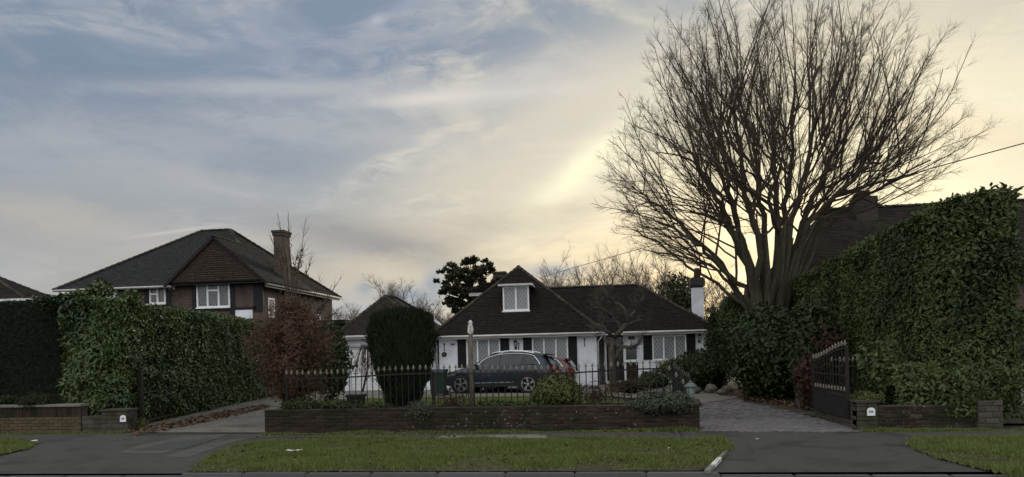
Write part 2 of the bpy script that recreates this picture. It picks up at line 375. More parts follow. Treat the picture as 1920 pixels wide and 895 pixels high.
def glass_mat(name, base, rough=0.06):
    m = bpy.data.materials.new(name); m.use_nodes = True; t = NT(m.node_tree); b = m.node_tree.nodes['Principled BSDF']
    nz = t.noise(t.n('ShaderNodeNewGeometry').outputs['Position'], 1.3, 3)
    t.put(b.inputs['Base Color'], t.mix(nz, base, tuple(q * .5 for q in base))); b.inputs['Roughness'].default_value = rough
    b.inputs['Specular IOR Level'].default_value = 0.8
    bp = t.n('ShaderNodeBump'); bp.inputs['Strength'].default_value = .08; bp.inputs['Distance'].default_value = .03; t.put(bp.inputs['Height'], nz); t.put(b.inputs['Normal'], bp.outputs[0])
    return m
def crack(m):
    "hairline cracks wandering through the tarmac"
    nt = m.node_tree; t = NT(nt); b = nt.nodes['Principled BSDF']; src = b.inputs['Base Color'].links[0].from_socket; pos = t.n('ShaderNodeNewGeometry').outputs['Position']
    wob = t.n('ShaderNodeMix', data_type='VECTOR'); t.put(wob.inputs[0], .22); t.put(wob.inputs[4], pos); nt.links.new(t.noise(pos, 1.1, 6, .65, 0, 1), wob.inputs[5])
    v = t.n('ShaderNodeTexVoronoi', feature='DISTANCE_TO_EDGE'); t.put(v.inputs['Vector'], wob.outputs[1]); v.inputs['Scale'].default_value = .62
    f = t.math('MULTIPLY', t.rng(v.outputs['Distance'], .014, .004), t.rng(t.noise(pos, .5, 4), .48, .62))
    grit = t.rng(t.noise(pos, 55, 2, .8), .60, .72); c = t.mix(t.math('MULTIPLY', grit, .5), src, (.17, .165, .15)); t.put(b.inputs['Base Color'], t.mix(t.math('MULTIPLY', f, .38), c, (.02, .02, .018)))
for q in ('asphalt', 'road', 'patch'): crack(M[q])
M['pane'] = glass_mat('window_pane', (.27, .29, .30), .12)
M['pane_d'] = glass_mat('dark_window_pane', (.05, .055, .06))

# ------------------------------------------------------------------ leaves, grass, branches
def frames(n, normal, spread):
    "random leaf directions about the outward normals"
    nn = normal + RNG.normal(0, spread, (n, 3)); nn /= np.linalg.norm(nn, axis=1, keepdims=True)
    t = RNG.normal(0, 1, (n, 3)) + np.array([0, 0, -0.35]) ; t -= nn * (t * nn).sum(1, keepdims=True)
    t /= np.linalg.norm(t, axis=1, keepdims=True); s = np.cross(nn, t); return t, s, nn
def leaf_arrays(p, nrm, size, wid=0.42, spread=0.55, var=0.35, fold=0.18, six=True, direc=None):
    n = len(p); t, s, u = frames(n, nrm, spread)
    if direc is not None:
        t = direc / np.maximum(np.linalg.norm(direc, axis=1, keepdims=True), 1e-6); s = np.cross(t, u); s /= np.maximum(np.linalg.norm(s, axis=1, keepdims=True), 1e-6); u = np.cross(s, t)
    L = (size * (1 + RNG.uniform(-var, var, (n, 1)))); Wd = L * wid / 2
    if six:
        V = np.stack([p, p + t * L * .3 + s * Wd + u * L * fold, p + t * L * .7 + s * Wd * .85 + u * L * fold * .7, p + t * L,
                      p + t * L * .7 - s * Wd * .85 + u * L * fold * .7, p + t * L * .3 - s * Wd + u * L * fold], 1)
        q = np.array([[0, 1, 2, 3], [0, 3, 4, 5]])
    else:
        V = np.stack([p - s * Wd * .5, p + s * Wd * .5, p + t * L + s * Wd * .3, p + t * L - s * Wd * .3], 1); q = np.array([[0, 1, 2, 3]])
    k = V.shape[1]; Fc = (np.arange(n)[:, None, None] * k + q[None]).reshape(-1, 4)
    return V.reshape(-1, 3), Fc
def leaf_obj(name, p, nrm, size, m, parent=None, kind='stuff', **kw):
    V, Fc = leaf_arrays(np.asarray(p), np.asarray(nrm), size, **kw)
    o = put_mesh(name, np_mesh(name, V, Fc), m, parent); tag(o, kind=kind) if kind else None
    return o
def nz_of(P, sc, amp, off=0.0):
    return np.array([mnoise.fractal(Vector(q) * sc + Vector((off, off, off)), 1.0, 2.0, 3) for q in P]) * amp
def blob_points(c, r, n, lump=0.25, sc=1.0, shell=0.35, off=0.0, low=-1.0):
    "points in the outer shell of a lumpy ellipsoid, with outward normals"
    d = RNG.normal(0, 1, (n, 3)); d /= np.linalg.norm(d, axis=1, keepdims=True); d = d[d[:, 2] > low]
    k = 1 + nz_of(d * np.array(r), sc, lump, off); rr = k * (1 - shell * RNG.random(len(d)) ** 1.6)
    return np.array(c) + d * np.array(r) * rr[:, None], d / np.array(r) * np.mean(r)
def lumpy(name, c, r, m, parent, lump=0.25, sc=1.0, k=0.86, off=0.0, seg=20):
    "solid dark heart of a shrub"
    mb = MB(); n = seg; P = []
    for i in range(n + 1):
        th = math.pi * i / n
        for j in range(n):
            ph = 2 * math.pi * j / n; P.append((math.sin(th) * math.cos(ph), math.sin(th) * math.sin(ph), math.cos(th)))
    P = np.array(P); kk = (1 + nz_of(P * np.array(r), sc, lump, off)) * k
    V = np.array(c) + P * np.array(r) * kk[:, None]
    mb.v = [tuple(q) for q in V]; mb.f = [(i * n + j, i * n + (j + 1) % n, (i + 1) * n + (j + 1) % n, (i + 1) * n + j) for i in range(n) for j in range(n)]
    return mb.build(name, m, parent, smooth=True)
def bush(name, label, cat, c, r, n, size, m, group=None, lump=0.25, sc=1.2, heart=True, wid=0.5, spread=0.6, off=0.0, six=True, base=None, shell=0.4, hk=0.8):
    t = thing(name, label, cat, (c[0], c[1], base if base is not None else max(0.0, c[2] - r[2])), group)
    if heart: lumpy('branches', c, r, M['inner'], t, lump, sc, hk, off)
    p, nn = blob_points(c, r, n, lump, sc, shell, off); leaf_obj('foliage', p, nn, size, m, t, wid=wid, spread=spread, six=six)
    return t
def in_poly(P, poly):
    x, y = P[:, 0], P[:, 1]; ins = np.zeros(len(P), bool); q = len(poly)
    for i in range(q):
        x0, y0 = poly[i][0], poly[i][1]; x1, y1 = poly[(i + 1) % q][0], poly[(i + 1) % q][1]
        with np.errstate(divide='ignore', invalid='ignore'):
            ins ^= ((y0 > y) != (y1 > y)) & (x < (x1 - x0) * (y - y0) / (y1 - y0) + x0)
    return ins
def grass_obj(name, poly, z, n, h, m, label=None, bare=None, wid=.011):
    poly = [(q[0], q[1]) for q in poly]; a = np.array(poly); lo, hi = a.min(0), a.max(0)
    P = RNG.uniform(lo, hi, (n, 2)); P = P[in_poly(P, poly)]
    d = nz_of(np.c_[P, np.zeros(len(P))], .9, 1.0, 3.0)
    keep = RNG.random(len(P)) < np.clip(1.05 + d * 1.0, .6, 1); P, d = P[keep], d[keep]
    if bare is not None: k = bare(P); P, d = P[k], d[k]
    k = len(P); an = RNG.uniform(0, 2 * np.pi, k); H = h * RNG.uniform(.45, 1.25, k) * np.clip(1 + d * 1.3, .35, 2.3); le = RNG.uniform(.1, .9, k) * H; an2 = RNG.uniform(0, 2 * np.pi, k)
    w_ = wid * RNG.uniform(.6, 1.3, k)
    P = P + RNG.normal(0, .045, P.shape); b = np.c_[P, np.full(k, z)]; s = np.c_[np.cos(an), np.sin(an), np.zeros(k)] * w_[:, None]; tip = b + np.c_[np.cos(an2) * le, np.sin(an2) * le, H]
    V = np.stack([b - s, b + s, tip], 1).reshape(-1, 3); Fc = np.arange(3 * k).reshape(-1, 3)
    o = put_mesh(name, np_mesh(name, V, Fc), m); return tag(o, label, 'grass' if label else None, None, 'stuff')
def wander(p, d, L, seg, bend, up, rnd):
    "a gently wandering branch axis"
    pts = [Vector(p)]; d = Vector(d).normalized()
    for i in range(seg):
        d = (d + Vector((rnd.gauss(0, bend), rnd.gauss(0, bend), rnd.gauss(0, bend) + up))).normalized(); pts.append(pts[-1] + d * (L / seg))
    return pts
def twigs_off(mb, pts, r0, r1, n, L, ang, up, rnd, lvl, nside=3, t0=.15, bend=.12):
    m = len(pts) - 1
    for q in range(n):
        t = t0 + (1 - t0) * rnd.random(); f = t * m; i = min(int(f), m - 1); p = pts[i].lerp(pts[i + 1], f - i); d = (pts[i + 1] - pts[i]).normalized()
        s = d.cross(Vector((rnd.gauss(0, 1), rnd.gauss(0, 1), rnd.gauss(0, 1)))).normalized()
        a = ang * rnd.uniform(.6, 1.3); dd = d * math.cos(a) + s * math.sin(a); l = L * rnd.uniform(.5, 1.2) * (1.15 - .6 * t)
        ax = wander(p, dd, l, 3, bend, up, rnd); ra = r0 + (r1 - r0) * t
        mb.tube(ax, [ra, ra * .8, ra * .6, ra * .35], nside, False)
        if lvl > 0: twigs_off(mb, ax, ra * .75, ra * .4, max(2, int(n * .5)), L * .55, ang, up, rnd, lvl - 1, nside, .2, bend)
def bare_tree(label, base, H, spread, seed, m, group, nlimb=7, nsub=5, ntw=6, trunk=.35, r=.16, up=.10, thick=.012):
    rnd = random.Random(seed); b = Vector(base); t = thing('bare_tree', label, 'tree', base, group)
    tr = wander(b, (rnd.gauss(0, .04), rnd.gauss(0, .04), 1), H * trunk, 4, .04, 0, rnd); mb = MB(); mb.tube(tr, [r * 1.25, r, r * .9, r * .85, r * .8], 7); mb.build('trunk', m, t, smooth=True)
    cr = MB()
    for i in range(nlimb):
        a = 2 * math.pi * (i + rnd.random()) / nlimb; e = rnd.uniform(.25, 1.0) * spread
        p = tr[2].lerp(tr[4], rnd.random()) if i else tr[4]; L = H * (1 - trunk) * rnd.uniform(.75, 1.05)
        ax = wander(p, (math.cos(a) * e, math.sin(a) * e, 1), L, 6, .10, .03, rnd); cr.tube(ax, [r * .55 * (1 - .15 * k) for k in range(7)], 4, False)
        for k in range(nsub):
            f = rnd.uniform(1.2, 5.6); j = int(f); q = ax[j].lerp(ax[j + 1], f - j); d = (ax[j + 1] - ax[j]).normalized(); s = d.cross(Vector((rnd.gauss(0, 1), rnd.gauss(0, 1), rnd.gauss(0, 1)))).normalized()
            sa = wander(q, d * .75 + s * .65, L * rnd.uniform(.25, .5), 4, .12, up, rnd); cr.tube(sa, [r * .22, r * .18, r * .14, r * .1, r * .06], 3, False)
            twigs_off(cr, sa, thick, thick * .5, ntw, L * .2, .6, up * .5, rnd, 1)
        twigs_off(cr, ax, thick * 1.3, thick * .6, ntw, L * .22, .6, up * .5, rnd, 1, t0=.4)
    o = cr.build('crown', m, t); o['kind'] = 'stuff'; return t

# ------------------------------------------------------------------ building pieces
def roof_tiles(name, poly, m, parent, tw=0.165, gauge=0.11, lift=0.022, seed=1, base_m=None):
    "plain tiles laid in lapped courses over one flat roof face; poly[0]->poly[1] is the eave"
    P = [Vector(q) for q in poly]; e = (P[1] - P[0]).normalized(); nrm = Vector((0, 0, 0))
    for i in range(len(P)): nrm += P[i].cross(P[(i + 1) % len(P)])
    nrm.normalize()
    if nrm.z < -0.001 or (abs(nrm.z) <= .001 and nrm.y > 0): nrm = -nrm
    up = nrm.cross(e)
    if up.z < 0: up = -up
    q2 = [((p - P[0]).dot(e), (p - P[0]).dot(up)) for p in P]; a = np.array(q2); lo, hi = a.min(0), a.max(0); r = np.random.default_rng(seed)
    rows = np.arange(0, hi[1], gauge); pts = []
    for k, y in enumerate(rows):
        x = np.arange(lo[0] - tw * (k % 2) / 2, hi[0] + tw, tw) + tw / 2; pts.append(np.c_[x, np.full(len(x), y)])
    T = np.concatenate(pts); c = T + [0, gauge * .5]; ok = in_poly(c, q2) | (in_poly(T + [0, 1e-3], q2) & in_poly(T + [tw * .4, 1e-3], q2)); T = T[ok]; n = len(T)
    x0 = T[:, 0] - tw * .485; x1 = T[:, 0] + tw * .485; y0 = T[:, 1] + r.normal(0, .005, n); y1 = T[:, 1] + gauge * 1.15; h = lift * r.uniform(.7, 1.5, n); tw_ = r.normal(0, .004, n)
    def pt(x, y, z): return np.outer(x, e) + np.outer(y, up) + np.outer(z, nrm) + np.array(P[0])
    z0 = np.full(n, .002)
    V = np.stack([pt(x0, y0, h + tw_), pt(x1, y0, h - tw_), pt(x1, y1, z0), pt(x0, y1, z0), pt(x0, y0, z0 * 0), pt(x1, y0, z0 * 0)], 1).reshape(-1, 3)
    q = np.array([[0, 1, 2, 3], [4, 5, 1, 0], [4, 0, 3, 3], [5, 2, 2, 1]])[:2]
    Fc = (np.arange(n)[:, None, None] * 6 + q[None]).reshape(-1, 4)
    o = put_mesh(name, np_mesh(name, V, Fc), m, parent); o['kind'] = 'stuff'
    return o
HIPM = {}
def hip_run(p, q, parent, name='hip_tile', step=0.3, r=0.115, m='hip'):
    "half-round ridge or bonnet tiles lapped along a roof edge, each a tile of its own"
    p, q = Vector(p), Vector(q); L = (q - p).length; n = max(1, int(L / step)); d = (q - p).normalized()
    key = (step, r, m)
    if key not in HIPM:
        mb = MB(); k = 6
        for x, rr in ((-step * .58, r * 1.08), (step * .5, r * .86)):
            for j in range(k + 1):
                a = math.pi * j / k; mb.v.append((x, rr * math.cos(a), rr * .8 * math.sin(a)))
        mb.f = [(j, j + 1, k + 2 + j, k + 1 + j) for j in range(k)] + [tuple(range(k + 1))[::-1], tuple(range(k + 1, 2 * k + 2))]
        HIPM[key] = mb.mesh('ridge_tile'); HIPM[key].materials.append(M[m])
    yv = Vector((0, 0, 1)).cross(d).normalized(); zv = d.cross(yv); Rm = Matrix((d, yv, zv)).transposed()
    for i in range(n):
        o = bpy.data.objects.new(name, HIPM[key]); COL.objects.link(o); o.parent = parent
        o.rotation_mode = 'QUATERNION'; o.rotation_quaternion = (Rm @ Matrix.Rotation(random.gauss(0, .025), 3, 'Y')).to_quaternion()
        o.location = p + d * ((i + .5) * L / n) - parent.location
def lattice(x0, x1, z0, z1, Y, sx, sz, w=.010):
    "diamond leading on a pane in a wall facing the street"
    mb = MB()
    for sgn in (1, -1):
        k0 = int(math.floor((-(x1 - x0) / sx - (z1 - z0) / sz))) - 1
        for k in range(k0, -k0 + 1):
            # line: (x-x0)/sx + sgn*(z-z0)/sz = k
            pts = []
            for x in (x0, x1):
                z = z0 + sgn * (k - (x - x0) / sx) * sz
                if z0 - 1e-6 <= z <= z1 + 1e-6: pts.append((x, z))
            for z in (z0, z1):
                x = x0 + (k - sgn * (z - z0) / sz) * sx
                if x0 + 1e-6 < x < x1 - 1e-6: pts.append((x, z))
            if len(pts) >= 2:
                (xa, za), (xb, zb) = pts[0], pts[1]
                if math.hypot(xb - xa, zb - za) > .03: mb.bar((xa, Y, za), (xb, Y, zb), w, .006, (0, 1, 0))
    return mb
def window(parent, x0, x1, z0, z1, Y, lights, lat=(.145, .215), fr=.055, pane='pane', transom=None, curtain=True, sill=True):
    "casement window in a wall facing the street: frame part with mullions, panes and leading as sub-parts"
    f = MB(); d0, d1 = Y - .035, Y + .05
    f.box(x0, x1, d0, d1, z1 - fr, z1); f.box(x0, x1, d0, d1, z0, z0 + fr); f.box(x0, x0 + fr, d0, d1, z0 + fr, z1 - fr); f.box(x1 - fr, x1, d0, d1, z0 + fr, z1 - fr)
    xs = [x0 + (x1 - x0) * i / lights for i in range(lights + 1)]
    fo = None; spans = []
    for i in range(lights):
        a = xs[i] + (fr if i == 0 else fr * .6); b = xs[i + 1] - (fr if i == lights - 1 else fr * .6); spans.append((a, b))
        if i: f.box(xs[i] - fr * .6, xs[i] + fr * .6, d0 - .004, d1, z0 + fr, z1 - fr)
    for i, zt in (transom or {}).items():
        f.box(spans[i][0], spans[i][1], d0 - .002, d1, zt - fr * .6, zt + fr * .6)
    fo = f.build('window', M['whitep'], parent)
    for i, (a, b) in enumerate(spans):
        MB().box(a, b, Y + .02, Y + .03, z0 + fr, z1 - fr).build('pane', M[pane], fo)
        if lat: 
            mb = lattice(a, b, z0 + fr, z1 - fr, Y + .014, *lat)
            if mb.v: mb.build('leading', M['lead'], fo)
    if sill: MB().box(x0 - .04, x1 + .04, Y - .09, Y - .036, z0 - .05, z0 + .004).build('sill', M['whitep'], fo)
    return fo
BRK = {}
def brick_wall(parent, x0, x1, z0, courses, Y, T, m='brick', bl=.225, bh=.073, joint=.011, cap=True, seed=0, limit=300, along='x', zslope=0.0):
    "each facing brick is a piece of its own, laid in stretcher bond a few mm proud of the mortar body"
    r = random.Random(seed); key = (bl, bh, m)
    if key not in BRK:
        vs = []
        for k, (L, h, s) in enumerate(((bl - joint, bh - joint, .006), (bl / 2 - joint, bh - joint, .006))):
            mb = MB(); mb.box(-L / 2, L / 2, -.02, .03, -h / 2, h / 2); me = mb.mesh('brick'); bm = bmesh.new(); bm.from_mesh(me); bmesh.ops.bevel(bm, geom=[e for e in bm.edges if e.calc_length() > .04], offset=.006, segments=1, affect='EDGES', profile=.5); bm.to_mesh(me); bm.free(); me.materials.append(M[m]); vs.append(me)
        BRK[key] = vs
    whole, half = BRK[key]; cnt = 0; loc0 = parent.location if parent.type == 'EMPTY' else Vector((0, 0, 0))
    for c in range(courses):
        x = x0 - (bl / 2 if c % 2 else 0)
        while x < x1 - .02:
            a, b = max(x, x0), min(x + bl, x1); w_ = b - a
            if w_ > .05:
                me = whole if w_ > bl * .75 else half; o = bpy.data.objects.new('brick', me); COL.objects.link(o); o.parent = parent
                xc = (a + b) / 2; z = z0 + (c + .5) * bh
                p = Vector((xc, Y, z)) if along == 'x' else Vector((Y, xc, z))
                o.location = p - loc0 + (Vector((r.gauss(0, .002), r.gauss(0, .004), r.gauss(0, .002))))
                sx = (w_ - joint) / ((bl if me is whole else bl / 2) - joint); o.scale = (sx, 1, 1)
                o.rotation_euler = (r.gauss(0, .012), r.gauss(0, .006), r.gauss(0, .012) + (0 if along == 'x' else (math.pi / 2)))
                cnt += 1
            x += bl
    return cnt

# ------------------------------------------------------------------ the setting
def sheet(name, pts, z, m, kind='structure', parent=None, label=None, cat=None):
    mb = MB(); mb.poly([(p[0], p[1], z) for p in pts]); o = mb.build(name, m, parent); return tag(o, label, cat, None, kind)
KY = 9.14                                       # back of the kerb
sheet('ground', [(-600, -200), (600, -200), (600, 1500), (-600, 1500)], -.16, M['field'])
sheet('road', [(-60, -30), (60, -30), (60, KY - .13), (-60, KY - .13)], -.10, M['road'])
sheet('pavement', [(-60, KY), (60, KY), (60, 15.2), (-60, 15.2)], 0.0, M['asphalt'])
kr = thing('kerb', 'run of grey concrete kerb stones along the edge of the road', 'kerb', (0, KY - .065, -.1)); kr['kind'] = 'structure'; del kr['label'], kr['category']
KME = {}
for i in range(-16, 17):
    x = i * .915 + .1; low = x < -6.2 or x > 1.3
    if low not in KME:
        mb = MB(); mb.box(-.453, .453, -.065, .062, -.05, .075 if low else .118); me = mb.mesh('kerb_stone'); bm = bmesh.new(); bm.from_mesh(me)
        bmesh.ops.bevel(bm, geom=[e for e in bm.edges if all(v.co.z > 0 for v in e.verts)], offset=.018, segments=2, affect='EDGES'); bm.to_mesh(me); bm.free(); me.materials.append(M['kerb']); KME[low] = me
    o = bpy.data.objects.new('kerb_stone', KME[low]); COL.objects.link(o); o.parent = kr; o.location = (x, random.gauss(0, .003), random.gauss(0, .003)); o.rotation_euler = (0, 0, random.gauss(0, .003))
# grass verges
VC = [G(*q, .03) for q in ((338, 888), (372, 872), (398, 852), (430, 838), (480, 828), (640, 822), (900, 823), (1100, 822), (1260, 822), (1345, 823), (1372, 832), (1368, 846), (1345, 864), (1322, 886))]
VC = [Vector((p.x, max(p.y, KY + .01), 0)) for p in VC]
VL = [G(*q, .03) for q in ((-260, 822), (30, 822), (72, 829), (55, 840), (-20, 856), (-260, 866))]
VR = [G(*q, .03) for q in ((1700, 826), (1780, 818), (1930, 815), (2300, 815), (2300, 930), (1960, 905), (1870, 885), (1760, 858), (1715, 842))]
def ragged(pl, amp=.05, step=.12):
    out = []
    for a, b in zip(pl, pl[1:] + pl[:1]):
        n = max(1, int((b - a).length / step))
        for k in range(n):
            q = a.lerp(b, k / n); nv = mnoise.noise_vector(Vector((q.x * 2.3, q.y * 2.3, .7))); out.append(Vector((q.x + nv.x * amp, max(q.y + nv.y * amp, KY + .005), 0)))
    return out
for pl in (VC, VL, VR): sheet('verge', ragged(pl), .022, M['earth'])
wear = lambda P: RNG.random(len(P)) < np.clip((P[:, 1] - KY) / .55, .25, 1) * np.where((P[:, 0] > 0.9) & (P[:, 1] < 10.2), .35, 1)
grass_obj('verge_grass', VC, .02, 90000, .055, M['grass'], 'strip of short green verge grass between the kerb and the footpath', wear)
grass_obj('verge_grass', VL, .02, 26000, .05, M['grass'], 'small patch of verge grass at the left edge before the yellowish brick wall')
grass_obj('verge_grass', VR, .02, 52000, .05, M['grass'], 'verge grass on the right in front of the tall hedge')
# footpath repairs and crossover patches
sheet('footpath_patch', [G(*q) for q in ((822, 818), (1023, 815), (1027, 824), (812, 825))], .004, M['slabs'])
sheet('tarmac_repair', [G(*q) for q in ((222, 850), (250, 838), (345, 818), (432, 815), (392, 826), (300, 852))], .004, M['patch'])
sheet('tarmac_repair', [G(*q) for q in ((305, 857), (420, 826), (470, 822), (428, 832), (352, 858))], .004, M['patch'])
sheet('tarmac_repair', [G(*q) for q in ((250, 846), (318, 829), (408, 823), (345, 842))], .008, M['patch2'])
# concrete edging strip at the right end of the verge, litter
et = thing('edging', 'pale concrete edging pieces at the right end of the grass verge', 'edging', G(1344, 866))
ea, eb = G(1326, 885, .03), G(1361, 848, .03)
for k, (a, b) in enumerate(((0, .24), (.26, .62), (.64, 1.0))):
    p, q = ea.lerp(eb, a), ea.lerp(eb, b); MB().bar(p, q, .07 - .012 * k, .045).build('edging_stone', M['slabs' if k != 1 else 'paper'], et)
def litter(px, py, w_, d_, label, name='litter', m='paper', cat='litter', z=.055):
    p = G(px, py, z); mb = MB(); n = 5; V = []
    for j in range(n + 1):
        for i in range(n + 1):
            V.append((p.x + (i / n - .5) * w_ * (1 + .15 * math.sin(3 * j)), p.y + (j / n - .5) * d_ + .03 * math.sin(2 * i), p.z + random.uniform(0, .02)))
    mb.v = V; mb.f = [(j * (n + 1) + i, j * (n + 1) + i + 1, (j + 1) * (n + 1) + i + 1, (j + 1) * (n + 1) + i) for i in range(n) for j in range(n)]
    return tag(mb.build(name, M[m]), label, cat)
litter(551, 845, .24, .17, 'crumpled pale paper lying on the left part of the long grass verge')
litter(68, 827, .13, .12, 'small pale scrap lying at the tip of the left grass patch')
litter(1254, 841, .03, .04, 'tiny white scrap on the right part of the long grass verge')
litter(1420, 824, .05, .05, 'tiny pale scrap on the tarmac below the block drive', z=.01)
# plots
WY = 13.85                                      # face of the front garden wall
x_l, x_r = G(510, 811).x, G(1316, 809).x
sheet('garden_ground', [(x_l + .03, WY + .1), (x_r - .02, WY + .1), (x_r - .02, 17), (3.0, 21), (4.6, 30), (4.6, 60), (-16, 60), (-12.2, 29.5), (-8.7, 20), (-7.3, 16.5)], .06, M['earth'])
sheet('lawn', [(-6.9, 16), (1.6, 15.0), (1.2, 18.5), (0.0, 22.8), (-7.5, 23.3), (-9.6, 23)], .105, M['lawn'])
grass_obj('lawn_grass', [(-6.9, 16), (1.6, 15.0), (1.2, 18.5), (0.0, 22.8), (-7.5, 23.3), (-9.6, 23)], .10, 60000, .05, M['grass'], 'front lawn behind the iron railings', wid=.014)
sheet('forecourt', [(-9.7, 23.2), (-7.5, 23.6), (0.2, 23.0), (2.4, 19), (4.3, 21.5), (3.9, 31), (-12.6, 31)], .10, M['gravel'])
LD = [G(*q) for q in ((236, 812), (509, 812))] + [Vector((-6.95, WY + .3, 0)), Vector((-7.3, 16.5, 0)), Vector((-8.7, 20, 0)), Vector((-12.2, 29.4, 0)), Vector((-14.6, 29.2, 0)), Vector((-11.6, 16.2, 0)), Vector((-10.9, 15.0, 0))]
sheet('concrete_drive', LD, .012, M['conc'])
mb = MB(); a, b = G(262, 814, .012), G(508, 812, .012); mb.bar(a, b, .05, .012); tag(mb.build('drive_edge', M['patch2']), kind='structure')
# block paved drive on the right: the nearest pavers singly, the rest in one mesh
PD = [G(1316, 810), G(1612, 811), Vector((4.75, 14.6, 0)), Vector((4.55, 16.5, 0)), Vector((3.9, 19.5, 0)), Vector((4.2, 23.0, 0)), Vector((1.2, 23.4, 0)), Vector((2.3, 19.0, 0)), Vector((2.15, 16.5, 0))]
sheet('drive_bed', PD, .006, M['mortar'])
pav = thing('block_drive', 'x', 'x', (3.3, 17, 0)); pav['kind'] = 'structure'; del pav['label'], pav['category']
pm = MB(); pm.box(-.098, .098, -.048, .048, -.03, .03); PME = pm.mesh('paver'); bm = bmesh.new(); bm.from_mesh(PME)
bmesh.ops.bevel(bm, geom=[e for e in bm.edges if all(v.co.z > 0 for v in e.verts)], offset=.008, segments=1, affect='EDGES'); bm.to_mesh(PME); bm.free(); PME.materials.append(M['paver'])
ca, sa = math.cos(R(32)), math.sin(R(32)); cand = []
for i in range(-80, 80):
    for j in range(-160, 160):
        u, v = i * .2 + (.1 if j % 2 else 0), j * .1; cand.append((3.3 + u * ca - v * sa, 17 + u * sa + v * ca))
cand = np.array(cand); cand = cand[in_poly(cand, [(p.x, p.y) for p in PD])]; cand = cand[np.argsort(np.hypot(cand[:, 0] - .5, cand[:, 1]))]
prun = MB()
for k, (x, y) in enumerate(cand):
    z = -.012 + min(max(y - 14, 0), 6) * .012 + random.gauss(0, .003)
    if k < 290:
        o = bpy.data.objects.new('paver', PME); COL.objects.link(o); o.parent = pav; o.location = (x - 3.3, y - 17, z); o.rotation_euler = (random.gauss(0, .012), random.gauss(0, .012), R(32) + random.gauss(0, .01))
    else:
        c = Vector((x, y, z)); A = Vector((ca * .097, sa * .097, random.gauss(0, .002))); B = Vector((-sa * .047, ca * .047, random.gauss(0, .002))); u = Vector((0, 0, .03))
        prun.add([c - A - B + u, c + A - B + u, c + A + B + u, c - A + B + u, c - A - B, c + A - B, c + A + B, c - A + B], [(0, 1, 2, 3), (4, 5, 1, 0), (5, 6, 2, 1), (6, 7, 3, 2), (7, 4, 0, 3)])
o = prun.build('paver_run', M['paver2'], pav); o['kind'] = 'stuff'
sheet('side_bed', [(4.75, 14.0), (10, 14.0), (10, 30), (4.2, 30), (4.2, 23.0), (3.9, 19.5), (4.55, 16.5)], .05, M['earth'])
sheet('gravel_drive', [(8.35, 13.4), (16, 13.4), (16, 40), (8.35, 40)], .012, M['gravel'])
sheet('left_plot', [(-60, 14.6), (-11.6, 14.6), (-11.6, 16.2), (-14.6, 29.2), (-14.6, 60), (-60, 60)], .02, M['earth'])

# ------------------------------------------------------------------ garden walls
fw = thing('garden_wall', 'long low old brick wall with railings between the two drives', 'wall', ((x_l + x_r) / 2, WY + .1, 0))
nc = 7; mb = MB(); mb.box(x_l + .01, x_r - .01, WY + .005, WY + .215, -.05, nc * .073 - .01); mb.build('mortar', M['mortar'], fw)
brick_wall(fw, x_l, x_r, 0.0, nc, WY + .012, .22, seed=3)
mb = MB(); mb.box(x_r - .30, x_r - .003, WY + .03, WY + .27, .49, .60); mb.build('pier_cap', M['brick_g'], fw)
for z in (.525, .575): pass
lw = thing('garden_wall', 'yellowish mossy brick wall with a flat coping at the far left', 'wall', (-14, 14.55, 0))
xa, xb = AY(152, 790, 14.5).x, AY(-330, 790, 14.5).x
mb = MB(); mb.box(xb, xa - .01, 14.51, 14.72, -.05, .60); mb.build('mortar', M['mortar'], lw)
brick_wall(lw, xb, xa, 0.0, 5, 14.52, .22, m='brick_y', seed=5)
r_ = random.Random(2); x = xb
sol = MB(); sol.box(-.036, .036, -.02, .03, -.102, .102); SME = sol.mesh('soldier_brick'); SME.materials.append(M['brick'])
while x < xa - .05:
    o = bpy.data.objects.new('soldier_brick', SME); COL.objects.link(o); o.parent = lw; o.location = Vector((x + .037, 14.52 + r_.gauss(0, .003), .365 + .11)) - lw.location; o.rotation_euler = (0, r_.gauss(0, .01), 0); x += .078
for k in range(6):
    a = xb + (xa - xb) * k / 6; b = xb + (xa - xb) * (k + 1) / 6 - .012
    MB().box(a, b + (.02 if k == 5 else 0), 14.46, 14.76, .605, .65 + .004 * (k % 2)).build('coping_stone', M['slabs'], lw)
lp = thing('gate_pier', 'short grey stone-brick pier wall with a white number plaque left of the concrete drive', 'pier', (-11.7, 14.6, 0))
xc, xd = AY(153, 790, 14.45).x, AY(239, 790, 14.45).x
mb = MB(); mb.box(xc + .01, xd - .01, 14.46, 14.8, -.05, .37); mb.box(xd - .62, xd - .01, 14.462, 14.798, .36, .5); mb.build('mortar', M['mortar'], lp)
brick_wall(lp, xc, xd, 0.0, 4, 14.47, .22, m='brick_g', bl=.3, bh=.095, seed=8)
brick_wall(lp, xd - .63, xd, .38, 1, 14.47, .22, m='brick_g', bl=.3, bh=.095, seed=9)
MB().box(xd - .65, xd + .02, 14.42, 14.82, .485, .525).build('coping_stone', M['brick_g'], lp)
def number_plaque(px, py, Y, label):
    p = AY(px, py, Y); t = thing('number_plaque', label, 'plaque', (p.x, Y, p.z - .07)); h, w_ = .075, .07; prof = []
    for k in range(9):
        a = math.pi * k / 8; prof.append((p.x + w_ * math.cos(a), Y, p.z + .02 + w_ * .8 * math.sin(a)))
    MB().prism([(p.x + w_, Y, p.z - h), *prof, (p.x - w_, Y, p.z - h)][::-1], (0, -.012, 0)).build('plate', M['whitep'], t)
    mb = MB()
    for a in range(3): mb.box(p.x - .035 + a * .026, p.x - .018 + a * .026, Y - .0145, Y - .0125, p.z - .022, p.z + .022)
    mb.build('numerals', M['plaque'], t)
number_plaque(231, 785, 14.435, 'white arched number plaque on the stone pier beside the left concrete drive')
